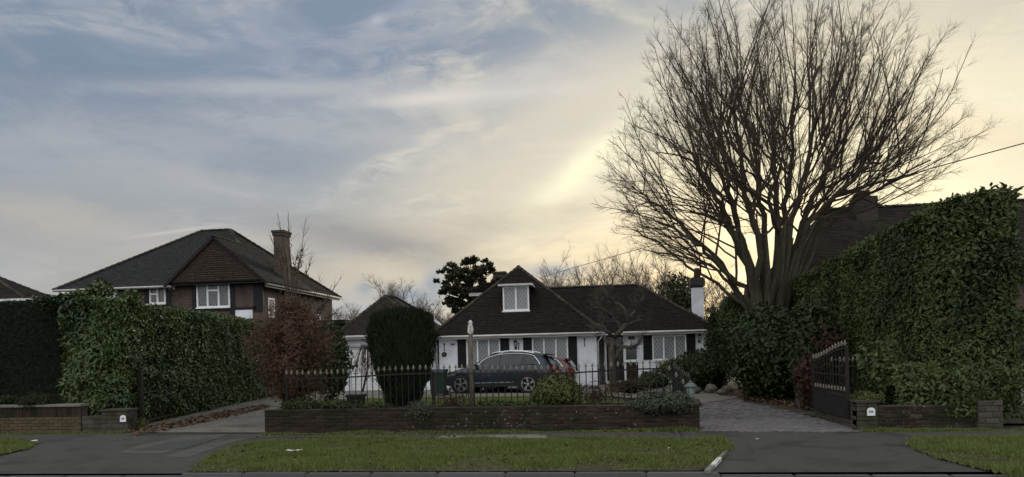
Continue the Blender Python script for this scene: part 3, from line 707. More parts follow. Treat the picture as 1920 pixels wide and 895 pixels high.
rw = thing('garden_wall', 'low dark mossy brick wall under the tall right hedge', 'wall', (6.6, 13.7, 0))
xe, xf = AY(1607, 780, 13.6).x, AY(1834, 780, 13.6).x
mb = MB(); mb.box(xe + .01, xf, 13.61, 13.85, -.05, .44); mb.box(xe + .01, xe + .36, 13.609, 16.2, -.05, .46); mb.build('mortar', M['mortar'], rw)
brick_wall(rw, xe + .36, xf, 0.0, 6, 13.62, .22, seed=11); brick_wall(rw, xe, xe + .36, 0.0, 6, 13.618, .22, m='brick_g', bl=.37, bh=.085, seed=12)
for c in range(6):
    for k in range(6):
        o = bpy.data.objects.new('brick', BRK[(.37, .085, 'brick_g')][0]); COL.objects.link(o); o.parent = rw; o.rotation_euler = (0, 0, -math.pi / 2); o.location = Vector((xe + .015, 13.85 + k * .37 + (.18 if c % 2 else 0), (c + .5) * .085)) - rw.location
MB().box(xe - .02, xe + .4, 13.57, 16.2, .51, .55).build('coping_stone', M['brick_g'], rw)
number_plaque(1633, 772, 13.585, 'white arched number plaque on the pier beside the open right gate')
rp = thing('gate_pier', 'rough stone end pier at the right foot of the tall hedge', 'pier', (8, 13.6, 0))
xg, xh = AY(1835, 780, 13.5).x, AY(1882, 780, 13.5).x
mb = MB(); mb.box(xg, xh, 13.52, 13.9, -.05, .52); mb.build('mortar', M['mortar'], rp)
brick_wall(rp, xg, xh, 0.0, 5, 13.53, .22, m='brick_g', bl=.24, bh=.105, joint=.02, seed=14)
# moss and weeds at the wall foot
for (a, b, Y, n, lab) in ((x_l, x_r, WY - .02, 7000, 'moss and short weeds along the foot of the long brick wall'), (xb, xd, 14.43, 4000, 'moss along the foot of the far left walls'), (xe, xh + .3, 13.48, 4500, 'grass along the foot of the right wall')):
    grass_obj('wall_foot_grass', [(a, Y - .17), (b, Y - .17), (b, Y), (a, Y)], .0, n, .045, M['grass'], lab)
    sheet('moss_strip', [(a, Y - .16), (b, Y - .12), (b, Y + .02), (a, Y + .02)], .012, M['moss'])

# ------------------------------------------------------------------ bungalow
YW, YR, GZ = 30.0, 31.0, .10
bg_ = thing('bungalow', 'white rendered bungalow with dark tiled hipped roofs and black shutters', 'house', (AY(972, 700, YW).x, YW, GZ))
xL, xM, xR = AY(823, 650, YW).x, AY(1119, 650, YW).x, AY(1336, 640, YR).x
EZ = 2.36; YE, YE2 = YW - .4, YR - .4
def X(px, Y=YW, py=650): return AY(px, py, Y).x
def Z(px, py, Y=YW): return AY(px, py, Y).z
mb = MB(); mb.box(xL, xM, YW, 38, GZ - .1, EZ); mb.build('wall', M['render'], bg_)
mb = MB(); mb.box(X(1196, YR), xR, YR, 37, GZ - .1, EZ); mb.build('wall', M['render'], bg_)
pj0, pj1 = X(1124, 31.2), X(1197, 31.2)
mb = MB(); mb.box(xM - .1, X(1196, YR) + .1, 32.6, 32.8, GZ - .1, EZ); mb.build('porch_back_wall', M['render'], bg_)
xA = AY(972, 500, 33.3).x; AZ = AY(972, 501, 33.3).z
FL, FR, A0 = (xL - .35, YE, EZ), (xM + .35, YE, EZ), (xA, 33.3, AZ)
BL, BR, B0 = (xL - .35, 39, EZ), (xM + .35, 39, EZ), (xA, 36.5, AZ)
RZ = AY(1110, 538, 33.7).z; xRr = AY(1196, 534, 33.7).x; cR = (xR + .3, YE2, EZ); cB = (xR + .3, 36.8, EZ)
R0, R1 = (xA, 33.7, RZ), (xRr, 33.7, RZ)
roof = MB(); 
for f in ((FL, FR, A0), (FL, A0, B0, BL), (FR, BR, B0, A0), (BL, B0, BR)): roof.poly(f)
roof.poly(((xM - 1.5, YE2, EZ), cR, R1, R0)); roof.poly((cR, cB, R1)); roof.poly((R0, R1, cB, (xM - 1.5, 36.8, EZ)))
rf = roof.build('roof', M['tile'], bg_)
roof_tiles('roof_tiles', (FL, FR, A0), M['tile_red'], bg_, seed=1); roof_tiles('roof_tiles', (FR, BR, B0, A0), M['tile_red'], bg_, seed=2); roof_tiles('roof_tiles', (BL, FL, A0, B0), M['tile_red'], bg_, seed=5)
roof_tiles('roof_tiles', ((xM - 1.5, YE2, EZ), cR, R1, R0), M['tile_red'], bg_, seed=3); roof_tiles('roof_tiles', (cR, cB, R1), M['tile_red'], bg_, seed=4)
for a, b in ((FL, A0), (FR, A0), (cR, R1), (R0, R1), (A0, B0)): hip_run(a, b, bg_, step=.27, r=.1)
# gutter boards
def fascia(x0, x1, Y, z, parent, h=.13, d=.05):
    MB().box(x0, x1, Y - d, Y, z - h, z - .005).build('fascia', M['fascia'], parent)
    g = MB(); g.tube([(x0, Y - d - .05, z - .02), (x1, Y - d - .05, z - .02)], .05, 8); g.build('gutter', M['fascia'], parent, smooth=True)
fascia(xL - .36, xM + .36, YE + .05, EZ, bg_); fascia(X(1168, YE2), xR + .31, YE2 + .05, EZ, bg_); fascia(X(1124, 31.3), X(1200, 31.3), 31.2, EZ, bg_)
MB().box(xL - .35, xM + .35, YE + .02, YW, EZ - .10, EZ - .04).build('soffit', M['whitep'], bg_)
MB().box(xM + .36, xR + .3, YE2 + .02, YR, EZ - .10, EZ - .04).build('soffit', M['whitep'], bg_)
g = MB(); xq = xM - .02; g.tube([(xM + .3, YE - .05, EZ - .05), (xM + .12, YW - .06, EZ - .3), (xM + .06, YW - .06, EZ - .4), (xM + .06, YW - .06, GZ)], .035, 7); g.build('drainpipe', M['fascia'], bg_, smooth=True)
g = MB(); g.tube([(xL - .3, YE - .05, EZ - .05), (xL - .1, YW - .06, EZ - .3), (xL - .08, YW - .06, GZ)], .035, 7); g.build('drainpipe', M['fascia'], bg_, smooth=True)
def shutter(p0, p1, y0, y1, Y):
    a, b, zt, zb = X(p0, Y), X(p1, Y), Z((p0 + p1) / 2, y0, Y), Z((p0 + p1) / 2, y1, Y); m = MB(); m.box(a, b, Y - .035, Y - .005, zb, zt)
    o = m.build('shutter', M['black'], bg_); s = MB(); n = 16
    for k in range(n):
        z = zb + .06 + (zt - zb - .12) * (k + .5) / n; s.bar((a + .05, Y - .045, z), (b - .05, Y - .045, z), .03, .012, (0, .6, 1))
    s.build('louvre', M['black'], o)
for q in ((858, 874, 637, 690), (938.5, 955, 634, 690), (981, 997.5, 632, 690), (1065.5, 1082, 629, 690)): shutter(*q, YW)
for q in ((1206, 1222.5, 629, 675), (1287, 1304, 626, 676)): shutter(*q, YR)
def win(p0, p1, y0, y1, Y, n, **kw): return window(bg_, X(p0, Y), X(p1, Y), Z((p0 + p1) / 2, y1, Y), Z((p0 + p1) / 2, y0, Y), Y - .06, n, **kw)
win(875, 938, 636, 692, YW, 3); win(998, 1065, 632, 690, YW, 3); win(1223, 1286.5, 629, 675, YR, 3)
# dormers
YD = 30.75; dz0, dz1 = Z(966, 583, YD), Z(966, 537, YD); da, db = X(943, YD, 560), X(992, YD, 560); yt = 33.0
dm = MB(); dm.box(da + .02, db - .02, YD + .05, yt, dz0 - .4, dz1); dm.build('dormer', M['tile_red'], bg_)
dr = MB(); dr.box(da - .18, db + .16, YD - .22, yt, dz1 + .01, dz1 + .10); dr.build('dormer_roof', M['fascia'], bg_); MB().box(da - .15, db + .13, YD - .18, yt, dz1 + .102, dz1 + .13).build('dormer_roof_felt', M['tile'], bg_)
window(bg_, da, db, dz0, dz1, YD, 2, lat=(.16, .24), fr=.065)
MB().box(da - .1, db + .05, YD - .1, YD - .04, dz0 - .12, dz0 - .055).build('dormer_sill', M['tile_grey'], bg_)
YS = 33.5; s0, s1 = X(882, YS, 553), X(930, YS, 553); sz = Z(895, 549, YS)
MB().box(s0 + .15, xA, YS, YS + 2.4, 2.6, sz).build('side_dormer', M['tile_red'], bg_)
MB().box(s0 - .05, X(909, YS, 553), YS - .1, YS + 2.5, sz - .17, sz).build('side_dormer_fascia', M['fascia'], bg_)
sd = MB(); q = Z(900, 531, YS + .6); sd.prism([(s0 - .12, YS - .12, sz + .004), (xA, YS - .12, sz + .004), (xA, YS - .12, q + .25), (X(936, YS, 530), YS - .12, q + .12)], (0, 2.7, 0)); sd.build('side_dormer_roof', M['tile_red'], bg_)
roof_tiles('roof_tiles', ((s0 - .12, YS - .14, sz + .02), (xA, YS - .14, sz + .02), (xA, YS - .14, q + .25), (X(936, YS, 530), YS - .14, q + .12)), M['tile_red'], bg_, seed=8)
# chimneys
c0, c1 = X(1298, 35, 560), X(1318, 35, 560); ct = Z(1307, 540, 35)
mb = MB(); mb.box(c0, c1, 34.75, 35.3, EZ - .5, ct); ch = mb.build('chimney', M['render'], bg_)
mb = MB(); e = Z(1307, 521, 35); mb.box(c0 - .02, c1 + .02, 34.73, 35.32, ct, ct + .09); mb.box(c0 - .09, c1 + .07, 34.66, 35.39, ct + .09, e - .06); mb.box(c0 - .04, c1 + .02, 34.71, 35.34, e - .06, e); mb.build('chimney_cap', M['darkbrick'], ch)
pot = MB(); pc = ((c0 + c1) / 2, 35.03, e); h = Z(1307, 503, 35) - e; pot.lathe(pc, [(.17, 0), (.15, h * .55), (.13, h * .75), (.17, h * .78), (.17, h * .85), (.12, h * .9), (.12, h)], 12); pot.build('chimney_pot', M['hung'], ch, smooth=True)
q0, q1 = X(926, 37, 520), X(948, 37, 520); mb = MB(); mb.box(q0, q1, 36.7, 37.3, 3, Z(937, 514, 37)); b2 = mb.build('chimney', M['darkbrick'], bg_); b2['label'] = 'short dark brick chimney behind the dormer'
mb = MB(); z = Z(937, 514, 37); mb.box(q0 - .06, q1 + .06, 36.64, 37.36, z, z + .1); mb.build('chimney_cap', M['darkbrick'], b2)
# porch: glazed door, white framed side light over a brick plinth
YP = 31.25; d0, d1 = X(1137, YP), X(1168, YP); zt = Z(1150, 629, YP)
for (u0, u1) in ((d0, d1),):
    f = MB(); f.box(u0 - .09, u0, YP - .05, YP + .06, GZ, zt); f.box(u1, u1 + .07, YP - .05, YP + .06, GZ, zt); f.box(u0 - .09, u1 + .07, YP - .052, YP + .06, zt, zt + .09); f.box(u0 - .1, u1 + .5, YP - .16, YP + .05, GZ - .05, GZ + .12); fo = f.build('porch_frame', M['whitep'], bg_)
    dd = MB(); w_ = (u1 - u0) / 2
    dd.box(u0, u1, YP, YP + .04, GZ + .12, GZ + .85); dd.box(u0, u0 + .06, YP - .001, YP + .04, GZ + .85, zt); dd.box(u1 - .06, u1, YP - .001, YP + .04, GZ + .85, zt); dd.box(u0 + w_ - .05, u0 + w_ + .05, YP - .001, YP + .04, GZ + .85, zt); dd.box(u0 + .06, u1 - .06, YP + .001, YP + .04, zt - .08, zt)
    do = dd.build('door', M['black'], bg_); MB().box(u0 + .06, u1 - .06, YP + .02, YP + .03, GZ + .85, zt - .08).build('door_pane', M['pane_d'], do); MB().lathe((u0 + w_ + .02, YP - .03, GZ + 1.0), [(.03, -.03), (.035, 0), (.02, .03)], 8, 'y').build('door_knob', M['chrome'], do)
p0, p1 = X(1169, YP - .1), X(1197, YP - .1); yb = YP - .15; zb = Z(1184, 678, yb); zt2 = Z(1184, 627, yb)
mb = MB(); mb.box(p0 + .12, p1 + .02, yb + .015, yb + .35, GZ - .05, zb - .03); pl = mb.build('porch_plinth', M['mortar'], bg_)
brick_wall(pl, p0 + .12, p1 + .02, GZ, int((zb - .03 - GZ) / .075), yb + .02, .2, seed=21)
for ob in [c for c in pl.children]:
    ob.location = ob.location + Vector((0, 0, 0))
f = MB(); f.box(p0, p0 + .1, yb, yb + .1, GZ, zt2); f.box(p1 - .08, p1, yb, yb + .1, zb, zt2); f.box(p0 + .1, p1 - .08, yb, yb + .1, zt2 - .09, zt2); f.box(p0 + .1, p1 - .08, yb, yb + .1, zb, zb + .08); zm = zb + (zt2 - zb) * .58; f.box(p0 + .1, p1 - .08, yb, yb + .1, zm - .05, zm + .05)
f.box(p0, p1 + .05, yb - .06, yb + .12, zb - .03, zb - .002)
so_ = f.build('side_light', M['whitep'], bg_); MB().box(p0 + .1, p1 - .08, yb + .04, yb + .05, zb + .08, zm - .05).build('pane', M['pane_d'], so_); MB().box(p0 + .1, p1 - .08, yb + .04, yb + .05, zm + .05, zt2 - .09).build('panel', M['whitep'], so_)
ps = MB(); ps.box(X(1178, yb), X(1190, yb), yb + .02, yb + .035, Z(1184, 637, yb), Z(1184, 630, yb)); ps.build('small_pane', M['plaque'], so_)
# fittings on the bungalow walls
def wall_lantern(px, py, Y, label):
    x, z = X(px, Y, py), Z(px, py, Y); t = thing('wall_lantern', label, 'lantern', (x, Y, z - .3), 'carriage lanterns on the bungalow walls')
    MB().box(x - .045, x + .045, Y - .03, Y - .004, z - .22, z - .02).build('back_plate', M['iron'], t)
    m = MB(); m.tube([(x, Y - .03, z - .16), (x, Y - .12, z - .2), (x, Y - .17, z - .1)], .012, 6); m.build('bracket', M['iron'], t)
    m = MB(); c = (x, Y - .17, z); m.lathe(c, [(.03, -.11), (.05, -.1), (.075, .09), (.1, .1), (.05, .17), (.02, .19), (.02, .23)], 6); m.build('lantern_frame', M['iron'], t)
    m = MB(); m.lathe((x, Y - .17, z), [(.053, -.095), (.078, .085)], 6); m.build('glass', M['lampglass'], t)
wall_lantern(967, 646, YW, 'black carriage lantern on the white panel between the two left shutters')
wall_lantern(1310.5, 634, YR, 'black carriage lantern at the right end of the bungalow wall')
def ornament(px, py, Y, label, h=.28):
    x, z = X(px, Y, py), Z(px, py, Y); t = MB()
    t.bar((x, Y - .012, z - h / 2), (x, Y - .012, z + h / 2), .03, .02, (0, 1, 0)); t.bar((x - .035, Y - .014, z + h * .34), (x + .035, Y - .014, z + h * .42), .022, .02, (0, 1, 0)); t.lathe((x, Y - .012, z + h * .5), [(.012, -.02), (.04, .0), (.012, .03)], 8); t.lathe((x, Y - .012, z - h * .5), [(.01, -.04), (.03, -.01), (.01, .02)], 8)
    tag(t.build('wall_ornament', M['iron']), label, 'ornament', 'black iron ornaments on the bungalow walls')
for a in ((833, 651, YW, 'black iron wall ornament above the round plaque at the left end'), (972.5, 650, YW, 'black iron wall ornament beside the lantern between the shutters'), (1096, 642, YW, 'black iron wall ornament on the bare white wall left of the porch'), (1325, 635, YR, 'black iron wall ornament at the far right above the dark disc')): ornament(*a)
def disc(px, py, Y, r, label):
    x, z = X(px, Y, py), Z(px, py, Y); t = thing('wall_disc', label, 'plaque', (x, Y, z - r)); MB().lathe((x, Y - .03, z), [(r * .8, -.0), (r, .012), (r, .028)], 16, 'y').build('plate', M['iron'], t); MB().lathe((x, Y - .034, z), [(r * .25, -.004), (r * .5, .004)], 12, 'y').build('boss', M['plaque'], t)
disc(833, 665, YW, .115, 'dark round wall plaque left of the leftmost shutter'); disc(1328, 646, YR, .11, 'dark round wall plaque at the right end of the bungalow')
def alarm(px, py, Y, label, w_=.3, h=.24):
    x, z = X(px, Y, py), Z(px, py, Y); t = thing('alarm_box', label, 'alarm box', (x, Y, z - h / 2)); n = 8
    pr = [(x + w_ / 2 * math.cos(math.pi * k / n), Y - .002, z + .02 - h * .6 * math.sin(math.pi * k / n)) for k in range(n + 1)] + [(x - w_ / 2, Y - .002, z + h / 2), (x + w_ / 2, Y - .002, z + h / 2)]
    MB().prism(pr, (0, -.07, 0)).build('cover', M['whitep'], t); MB().box(x - w_ * .28, x + w_ * .28, Y - .076, Y - .0725, z - h * .52, z - h * .2).build('dark_panel', M['plaque'], t)
alarm(849, 642, YW, 'white alarm box under the eaves at the left end of the bungalow')

# ------------------------------------------------------------------ garage
YG = 29.0; gx0, gx1 = X(645, YG, 640), X(806, YG, 640); gz = Z(672, 631, YG)
ga = thing('garage', 'white garage with hipped tile roof left of the bungalow', 'garage', ((gx0 + gx1) / 2, YG, 0))
m = MB(); m.box(gx0, gx0 + .25, YG, 34, 0, gz); m.box(gx1 - .9, gx1, YG, 34, 0, gz); m.box(gx0 + .25, gx1 - .9, YG + .001, YG + .2, gz - .42, gz); m.box(gx0 + .25, gx1 - .9, YG + .3, 34, 0, gz - .05); m.build('wall', M['render'], ga)
m = MB(); n = 12; zh = gz - .42
for k in range(n): m.box(gx0 + .27, gx1 - .92, YG + .12 + .012 * (k % 2), YG + .2, .05 + (zh - .05) * k / n, .05 + (zh - .05) * (k + 1) / n - .012)
dr_ = m.build('garage_door', M['whitep'], ga); MB().box((gx0 + gx1) / 2 - .4, (gx0 + gx1) / 2 - .25, YG + .085, YG + .12, .9, .94).build('handle', M['chrome'], dr_)
MB().box(gx0 + .2, gx1 - .85, YG - .04, YG + .05, zh - .03, zh + .05).build('door_lintel', M['fascia'], ga)
ap = AY(722, 556, 31.8); ap2 = Vector((ap.x + .25, 32.6, ap.z)); e0, e1, e2, e3 = (gx0 - .35, YG - .35, gz), (gx1 + .3, YG - .35, gz), (gx1 + .3, 35.2, gz), (gx0 - .35, 35.2, gz)
m = MB(); m.poly((e0, e1, ap)); m.poly((e1, e2, ap2, ap)); m.poly((e3, e0, ap, ap2)); m.poly((e2, e3, ap2)); m.build('roof', M['tile'], ga)
for k, f in enumerate(((e0, e1, ap), (e1, e2, ap2, ap), (e3, e0, ap, ap2))): roof_tiles('roof_tiles', f, M['tile'], ga, seed=30 + k)
for a, b in ((e0, ap), (e1, ap), (ap, ap2), (e2, ap2)): hip_run(a, b, ga, step=.27, r=.1)
fascia(gx0 - .36, gx1 + .31, YG - .3, gz, ga)
vb = MB(); va, vv = AY(812, 598, 33.2), AY(829, 613, 33.2); vb.bar(va, vv, .05, .16, (0, 0, 1)); vb.build('verge_board', M['whitep'], ga)

# ------------------------------------------------------------------ two storey house on the left
YH = 33.0; HX1 = AX(500, 530, -16.7).x if False else -16.75
hl = thing('brick_house', 'two storey brick house with tile hung gable and black timber bands behind the laurel hedge', 'house', (-22, YH, 0))
hx0 = X(132, YH, 550); hx1 = -16.75; gxa, gxb = X(326, YH, 530), X(486, YH, 525); HZ = 5.36
m = MB(); m.box(hx0, hx1, YH, 42.2, 0, HZ); m.build('wall', M['redbrick'], hl)
eL = (hx0 - .55, YH - .5, HZ); eR = (hx1 + .4, YH - .5, HZ); eB = (hx1 + .4, 42.6, HZ); eBL = (hx0 - .55, 42.6, HZ)
rg0, rg1 = AY(378, 434, 37.6), AY(432, 431, 37.6); rg1.z = rg0.z
m = MB(); m.poly((eL, eR, rg1, rg0)); m.poly((eR, eB, rg1)); m.poly((eBL, eL, rg0)); m.poly((eB, eBL, rg0, rg1)); m.build('roof', M['tile'], hl)
roof_tiles('roof_tiles', (eL, eR, rg1, rg0), M['tile_grey'], hl, seed=41, tw=.2, gauge=.13); roof_tiles('roof_tiles', (eR, eB, rg1), M['tile'], hl, seed=42, tw=.2, gauge=.13); roof_tiles('roof_tiles', (eBL, eL, rg0), M['tile_grey'], hl, seed=43, tw=.2, gauge=.13)
for a, b in ((eL, rg0), (eB, rg1), (rg0, rg1), (eR, rg1)): hip_run(a, b, hl, step=.3, r=.13)
YGb = YH - .55; gl, gr, gap = AY(319, 531, YGb), AY(493, 523, YGb), AY(402, 446, YGb)
ezz = (gl.z + gr.z) / 2; gl.z = gr.z = ezz; back = AY(455, 463, 36.4); bk = Vector((gap.x, 37.5, gap.z))
m = MB(); m.poly((gl, gr, gap)); m.build('gable', M['hung'], hl); roof_tiles('gable_tiles', (gl + Vector((0, -.01, 0)), gr + Vector((0, -.01, 0)), gap + Vector((0, -.01, 0))), M['hung'], hl, seed=44, lift=.03)
go = Vector((0, -.16, .07)); l2, r2, a2 = gl + go + Vector((-.25, 0, -.2)), gr + go + Vector((.25, 0, -.2)), gap + go
m = MB(); m.poly((l2, a2, bk + Vector((0, 0, .07)), Vector((l2.x, 38, l2.z)))); m.poly((a2, r2, Vector((r2.x, 38, r2.z)), bk + Vector((0, 0, .07)))); m.build('gable_roof', M['tile'], hl)
roof_tiles('roof_tiles', (r2, Vector((r2.x, 36.5, r2.z)), bk + Vector((0, 0, .07)), a2), M['tile_grey'], hl, seed=45, tw=.2, gauge=.13)
hip_run(a2, bk, hl, step=.3, r=.1)
for a, b in ((l2, a2), (r2, a2)): MB().bar(a + Vector((0, .03, -.06)), b + Vector((0, .03, -.06)), .05, .13, (0, 0, 1)).build('barge_board', M['tile'], hl)
MB().box(gl.x, gr.x, YGb, YGb + .6, ezz - .05, ezz - .003).build('gable_beam', M['black'], hl)
fascia(hx0 - .56, gl.x, YH - .45, HZ, hl, h=.09)
g = MB(); g.tube([(hx1 + .45, YH - .4, HZ - .05), (hx1 + .45, 42.6, HZ - .05)], .06, 8); g.build('gutter', M['fascia'], hl, smooth=True); MB().box(hx1 + .32, hx1 + .39, YH - .4, 42.5, HZ - .2, HZ - .003).build('fascia', M['black'], hl)
def timber(p0, p1, y0, y1, Y=YH, nm='timber', mt='black', out=.04):
    a, b = X(p0, Y, (y0 + y1) / 2), X(p1, Y, (y0 + y1) / 2); pm_ = (p0 + p1) / 2; MB().box(a, b, Y - out, Y - .003, Z(pm_, y1, Y), Z(pm_, y0, Y)).build(nm, M[mt], hl)
timber(222, 280, 536, 543); timber(272, 281, 543, 600); timber(312, 321, 537, 600, out=.05)
timber(361, 370, 533, 600); timber(432.5, 441, 531, 600); timber(441, 480, 576, 581); timber(361, 432, 578, 584, out=.045); timber(476, 494, 529, 585)
timber(441, 474, 581, 605, nm='render_panel', mt='render', out=.02); timber(135, 150, 552, 600, nm='render_panel', mt='render', out=.02); timber(200, 221, 542, 560, nm='render_panel', mt='whitep', out=.03); timber(150, 198, 548, 556)
def hwin(p0, p1, y0, y1, n, **kw): return window(hl, X(p0, YH, y0), X(p1, YH, y0), Z((p0 + p1) / 2, y1, YH), Z((p0 + p1) / 2, y0, YH), YH - .07, n, **kw)
zt_ = Z(400, 545, YH)
hwin(370, 432, 532, 577, 3, lat=(.13, .17), pane='pane_d', fr=.075, transom={1: zt_}); hwin(282, 312, 537, 570, 2, lat=(.13, .17), pane='pane_d', fr=.075, transom={0: Z(290, 552, YH)})
# little windows in the side wall, seen aslant
for (y0, y1, z0, z1) in ((33.6, 34.3, 3.7, 4.7), (39.6, 40.2, 3.6, 4.2)):
    f = MB(); f.box(hx1 - .02, hx1 + .03, y0, y1, z0, z1); fo = f.build('window', M['whitep'], hl); MB().box(hx1 + .031, hx1 + .036, y0 + .08, y1 - .08, z0 + .08, z1 - .08).build('pane', M['pane'], fo)
cx0, cx1 = X(514, 35.4, 470), X(543, 35.4, 470); ctz = Z(528, 443, 35.4); m = MB(); m.box(-17.15, -16.61, 35.2, 36.0, 3.0, ctz); ch = m.build('chimney', M['redbrick'], hl)
m = MB(); q = -17.15; wd = .54; z1 = Z(528, 433, 35.4); m.box(q - .05, q + wd + .05, 35.15, 36.05, ctz, z1 - .12); m.box(q - .09, q + wd + .09, 35.11, 36.09, z1 - .12, z1); m.build('chimney_cap', M['darkbrick'], ch)
alarm(322.5, 539, YH - .06, 'white bell shaped alarm box under the eaves of the brick house', .36, .34)
# low outbuilding roof between the brick house and the garage
ob = thing('outbuilding', 'low dark brick outbuilding seen between the brick house and the garage', 'shed', (X(630, 40, 610), 40, 0))
m = MB(); m.box(X(606, 40, 600), X(646, 40, 600), 40, 43, 0, Z(640, 607, 40)); m.build('wall', M['darkbrick'], ob); z = Z(640, 600, 40); MB().box(X(600, 40, 600), X(650, 40, 600), 39.7, 43.2, z - .25, z + .0).build('roof', M['tile'], ob)
# neighbours at the two edges
fh = thing('tiled_house', 'dark tiled roof corner of a neighbouring house at the far left edge', 'house', (X(-60, 40, 600), 42, 0))
a0, a1 = X(46, 40, 560), X(-330, 40, 560); z0 = Z(46, 559, 40); rz = Z(-20, 520, 43); m = MB(); m.box(a1, a0 - .5, 40.6, 43, 0, z0); m.build('wall', M['redbrick'], fh)
rA, rB = (X(-30, 41.7, 520), 41.7, rz + .3), (X(-330, 41.7, 520), 41.7, rz + .3); m = MB(); E0, E1, E2 = (a0, 40, z0), (a0, 43.4, z0), (a1, 40, z0); m.poly((E2, E0, rA, rB)); m.poly((E0, E1, rA)); m.build('roof', M['tile'], fh)
roof_tiles('roof_tiles', (E2, E0, rA, rB), M['tile'], fh, seed=50, tw=.2, gauge=.13); roof_tiles('roof_tiles', (E0, E1, rA), M['tile'], fh, seed=51, tw=.2, gauge=.13); hip_run(E0, rA, fh, step=.3, r=.13)
MB().box(a1, a0, 40.02, 40.1, z0 - .17, z0 - .003).build('fascia', M['whitep'], fh)
rh = thing('steep_roofed_house', 'large dark steep tiled roof behind the right hedge and the bare tree', 'house', (14, 30, 0))
yr0, yr1 = 27.0, 31.5; pA = AY(1546, 394, yr1); pB = AY(1985, 372, yr1); pB.z = pA.z; c0_ = AY(1462, 556, yr0); ez = c0_.z; e0 = (c0_.x, yr0, ez); e1 = (pB.x, yr0, ez); e2 = (c0_.x, 36, ez)
m = MB(); m.box(c0_.x + .5, pB.x, yr0 + .5, 35.5, 0, ez); m.build('wall', M['darkbrick'], rh)
m = MB(); m.poly((e0, e1, pB, pA)); m.poly((e2, e0, pA)); m.poly(((pB.x, 36, ez), e2, pA, pB)); m.build('roof', M['tile'], rh)
roof_tiles('roof_tiles', (e0, e1, pB, pA), M['tile'], rh, seed=60, tw=.2, gauge=.13); roof_tiles('roof_tiles', (e2, e0, pA), M['tile'], rh, seed=61, tw=.2, gauge=.13); hip_run(e0, pA, rh, step=.3, r=.13); hip_run(pA, pB, rh, step=.3, r=.12)
def stack(p0, p1, yb_, yt_, Y, par):
    m = MB(); m.box(X(p0, Y, yt_), X(p1, Y, yt_), Y - .45, Y + .45, Z(p0, yb_, Y), Z((p0 + p1) / 2, yt_, Y)); return m.build('chimney', M['darkbrick'], par)
s = stack(1599, 1638, 420, 372, 31.2, rh); m = MB(); m.box(X(1609, 31.2, 365), X(1626, 31.2, 365), 30.9, 31.5, Z(1617, 373, 31.2), Z(1617, 360, 31.2)); m.box(X(1601, 31.2, 365), X(1608, 31.2, 365), 30.95, 31.45, Z(1617, 373, 31.2), Z(1604, 368, 31.2)); m.build('chimney_pot', M['darkbrick'], s)
gh = thing('brick_outbuilding', 'red brick building with dark opening beyond the gravel drive at the right edge', 'building', (13.5, 25, 0))
bx0 = X(1893, 25, 690); m = MB(); m.box(bx0, 22, 25, 32, 0, 3.6); m.build('wall', M['redbrick'], gh); MB().box(bx0 + .0, bx0 + .55, 24.96, 24.995, .1, 2.3).build('dark_door', M['black'], gh); MB().box(bx0 - .2, 22, 24.6, 32, 3.6, 3.8).build('roof', M['tile'], gh)

# ------------------------------------------------------------------ railings and gates
SPEAR = {}
def spear_mesh(s=1.0):
    if s not in SPEAR:
        m = MB(); m.lathe((0, 0, 0), [(.012, 0), (.022, .012), (.012, .03), (.020, .055), (.026, .075), (.006, .135)], 6)
        m.bar((-.045, 0, .05), (.045, 0, .05), .014, .018); m.v = [(a * s, b * s, c * s) for a, b, c in m.v]
        SPEAR[s] = m.mesh('finial'); SPEAR[s].materials.append(M['gilt'])
    return SPEAR[s]
def upright(root, p, z0, z1, me, sp):
    o = bpy.data.objects.new('upright', me); COL.objects.link(o); o.parent = root; o.location = Vector((p[0], p[1], z0)) - root.location; o.scale = (1, 1, z1 - z0)
    f = bpy.data.objects.new('finial', sp); COL.objects.link(f); f.parent = o; f.location = (0, 0, 1); f.scale = (1, 1, 1 / (z1 - z0)); return o
mb = MB(); mb.lathe((0, 0, 0), [(.0105, 0), (.0105, 1)], 6); BAR = mb.mesh('upright'); BAR.materials.append(M['iron'])
mb = MB(); mb.box(-.03, .03, -.03, .03, 0, 1); POST = mb.mesh('post'); POST.materials.append(M['iron'])
FY = 14.35; fx0, fx1 = AY(536, 690, FY).x, AY(1292, 690, FY).x
rl = thing('iron_railings', 'long black iron railings with pale spear finials behind the front brick wall', 'railings', ((fx0 + fx1) / 2, FY, .4))
def ftop(x): 
    return 1.25 + .03 * math.sin(x * 1.3)
n = int((fx1 - fx0) / .129)
for i in range(n + 1):
    x = fx0 + (fx1 - fx0) * i / n; h = ftop(x)
    if x > AY(1244, 690, FY).x: h -= (x - AY(1244, 690, FY).x) * 1.05
    o = upright(rl, (x, FY + random.gauss(0, .004)), .40, h, BAR, spear_mesh(.8)); o.rotation_euler = (random.gauss(0, .012), random.gauss(0, .008), 0)
for (z, w_) in ((-.08, .03), ):
    xs = [fx0 + (AY(1244, 690, FY).x - fx0) * k / 20 for k in range(21)]
    m = MB()
    for a, b in zip(xs, xs[1:]): m.bar((a, FY, ftop(a) + z), (b, FY, ftop(b) + z), .012, w_)
    a = xs[-1]; m.bar((a, FY, ftop(a) + z), (fx1, FY, ftop(a) + z - (fx1 - a) * 1.05), .012, w_); m.build('top_rail', M['iron'], rl)
MB().bar((fx0, FY, .50), (fx1, FY, .50), .012, .03).build('bottom_rail', M['iron'], rl)
for px in (536, 812, 1062, 1277):
    x = AY(px, 700, FY).x; o = bpy.data.objects.new('post', POST); COL.objects.link(o); o.parent = rl; o.location = Vector((x, FY + .05, .3)) - rl.location; o.scale = (.8, .8, ftop(x) - .35)
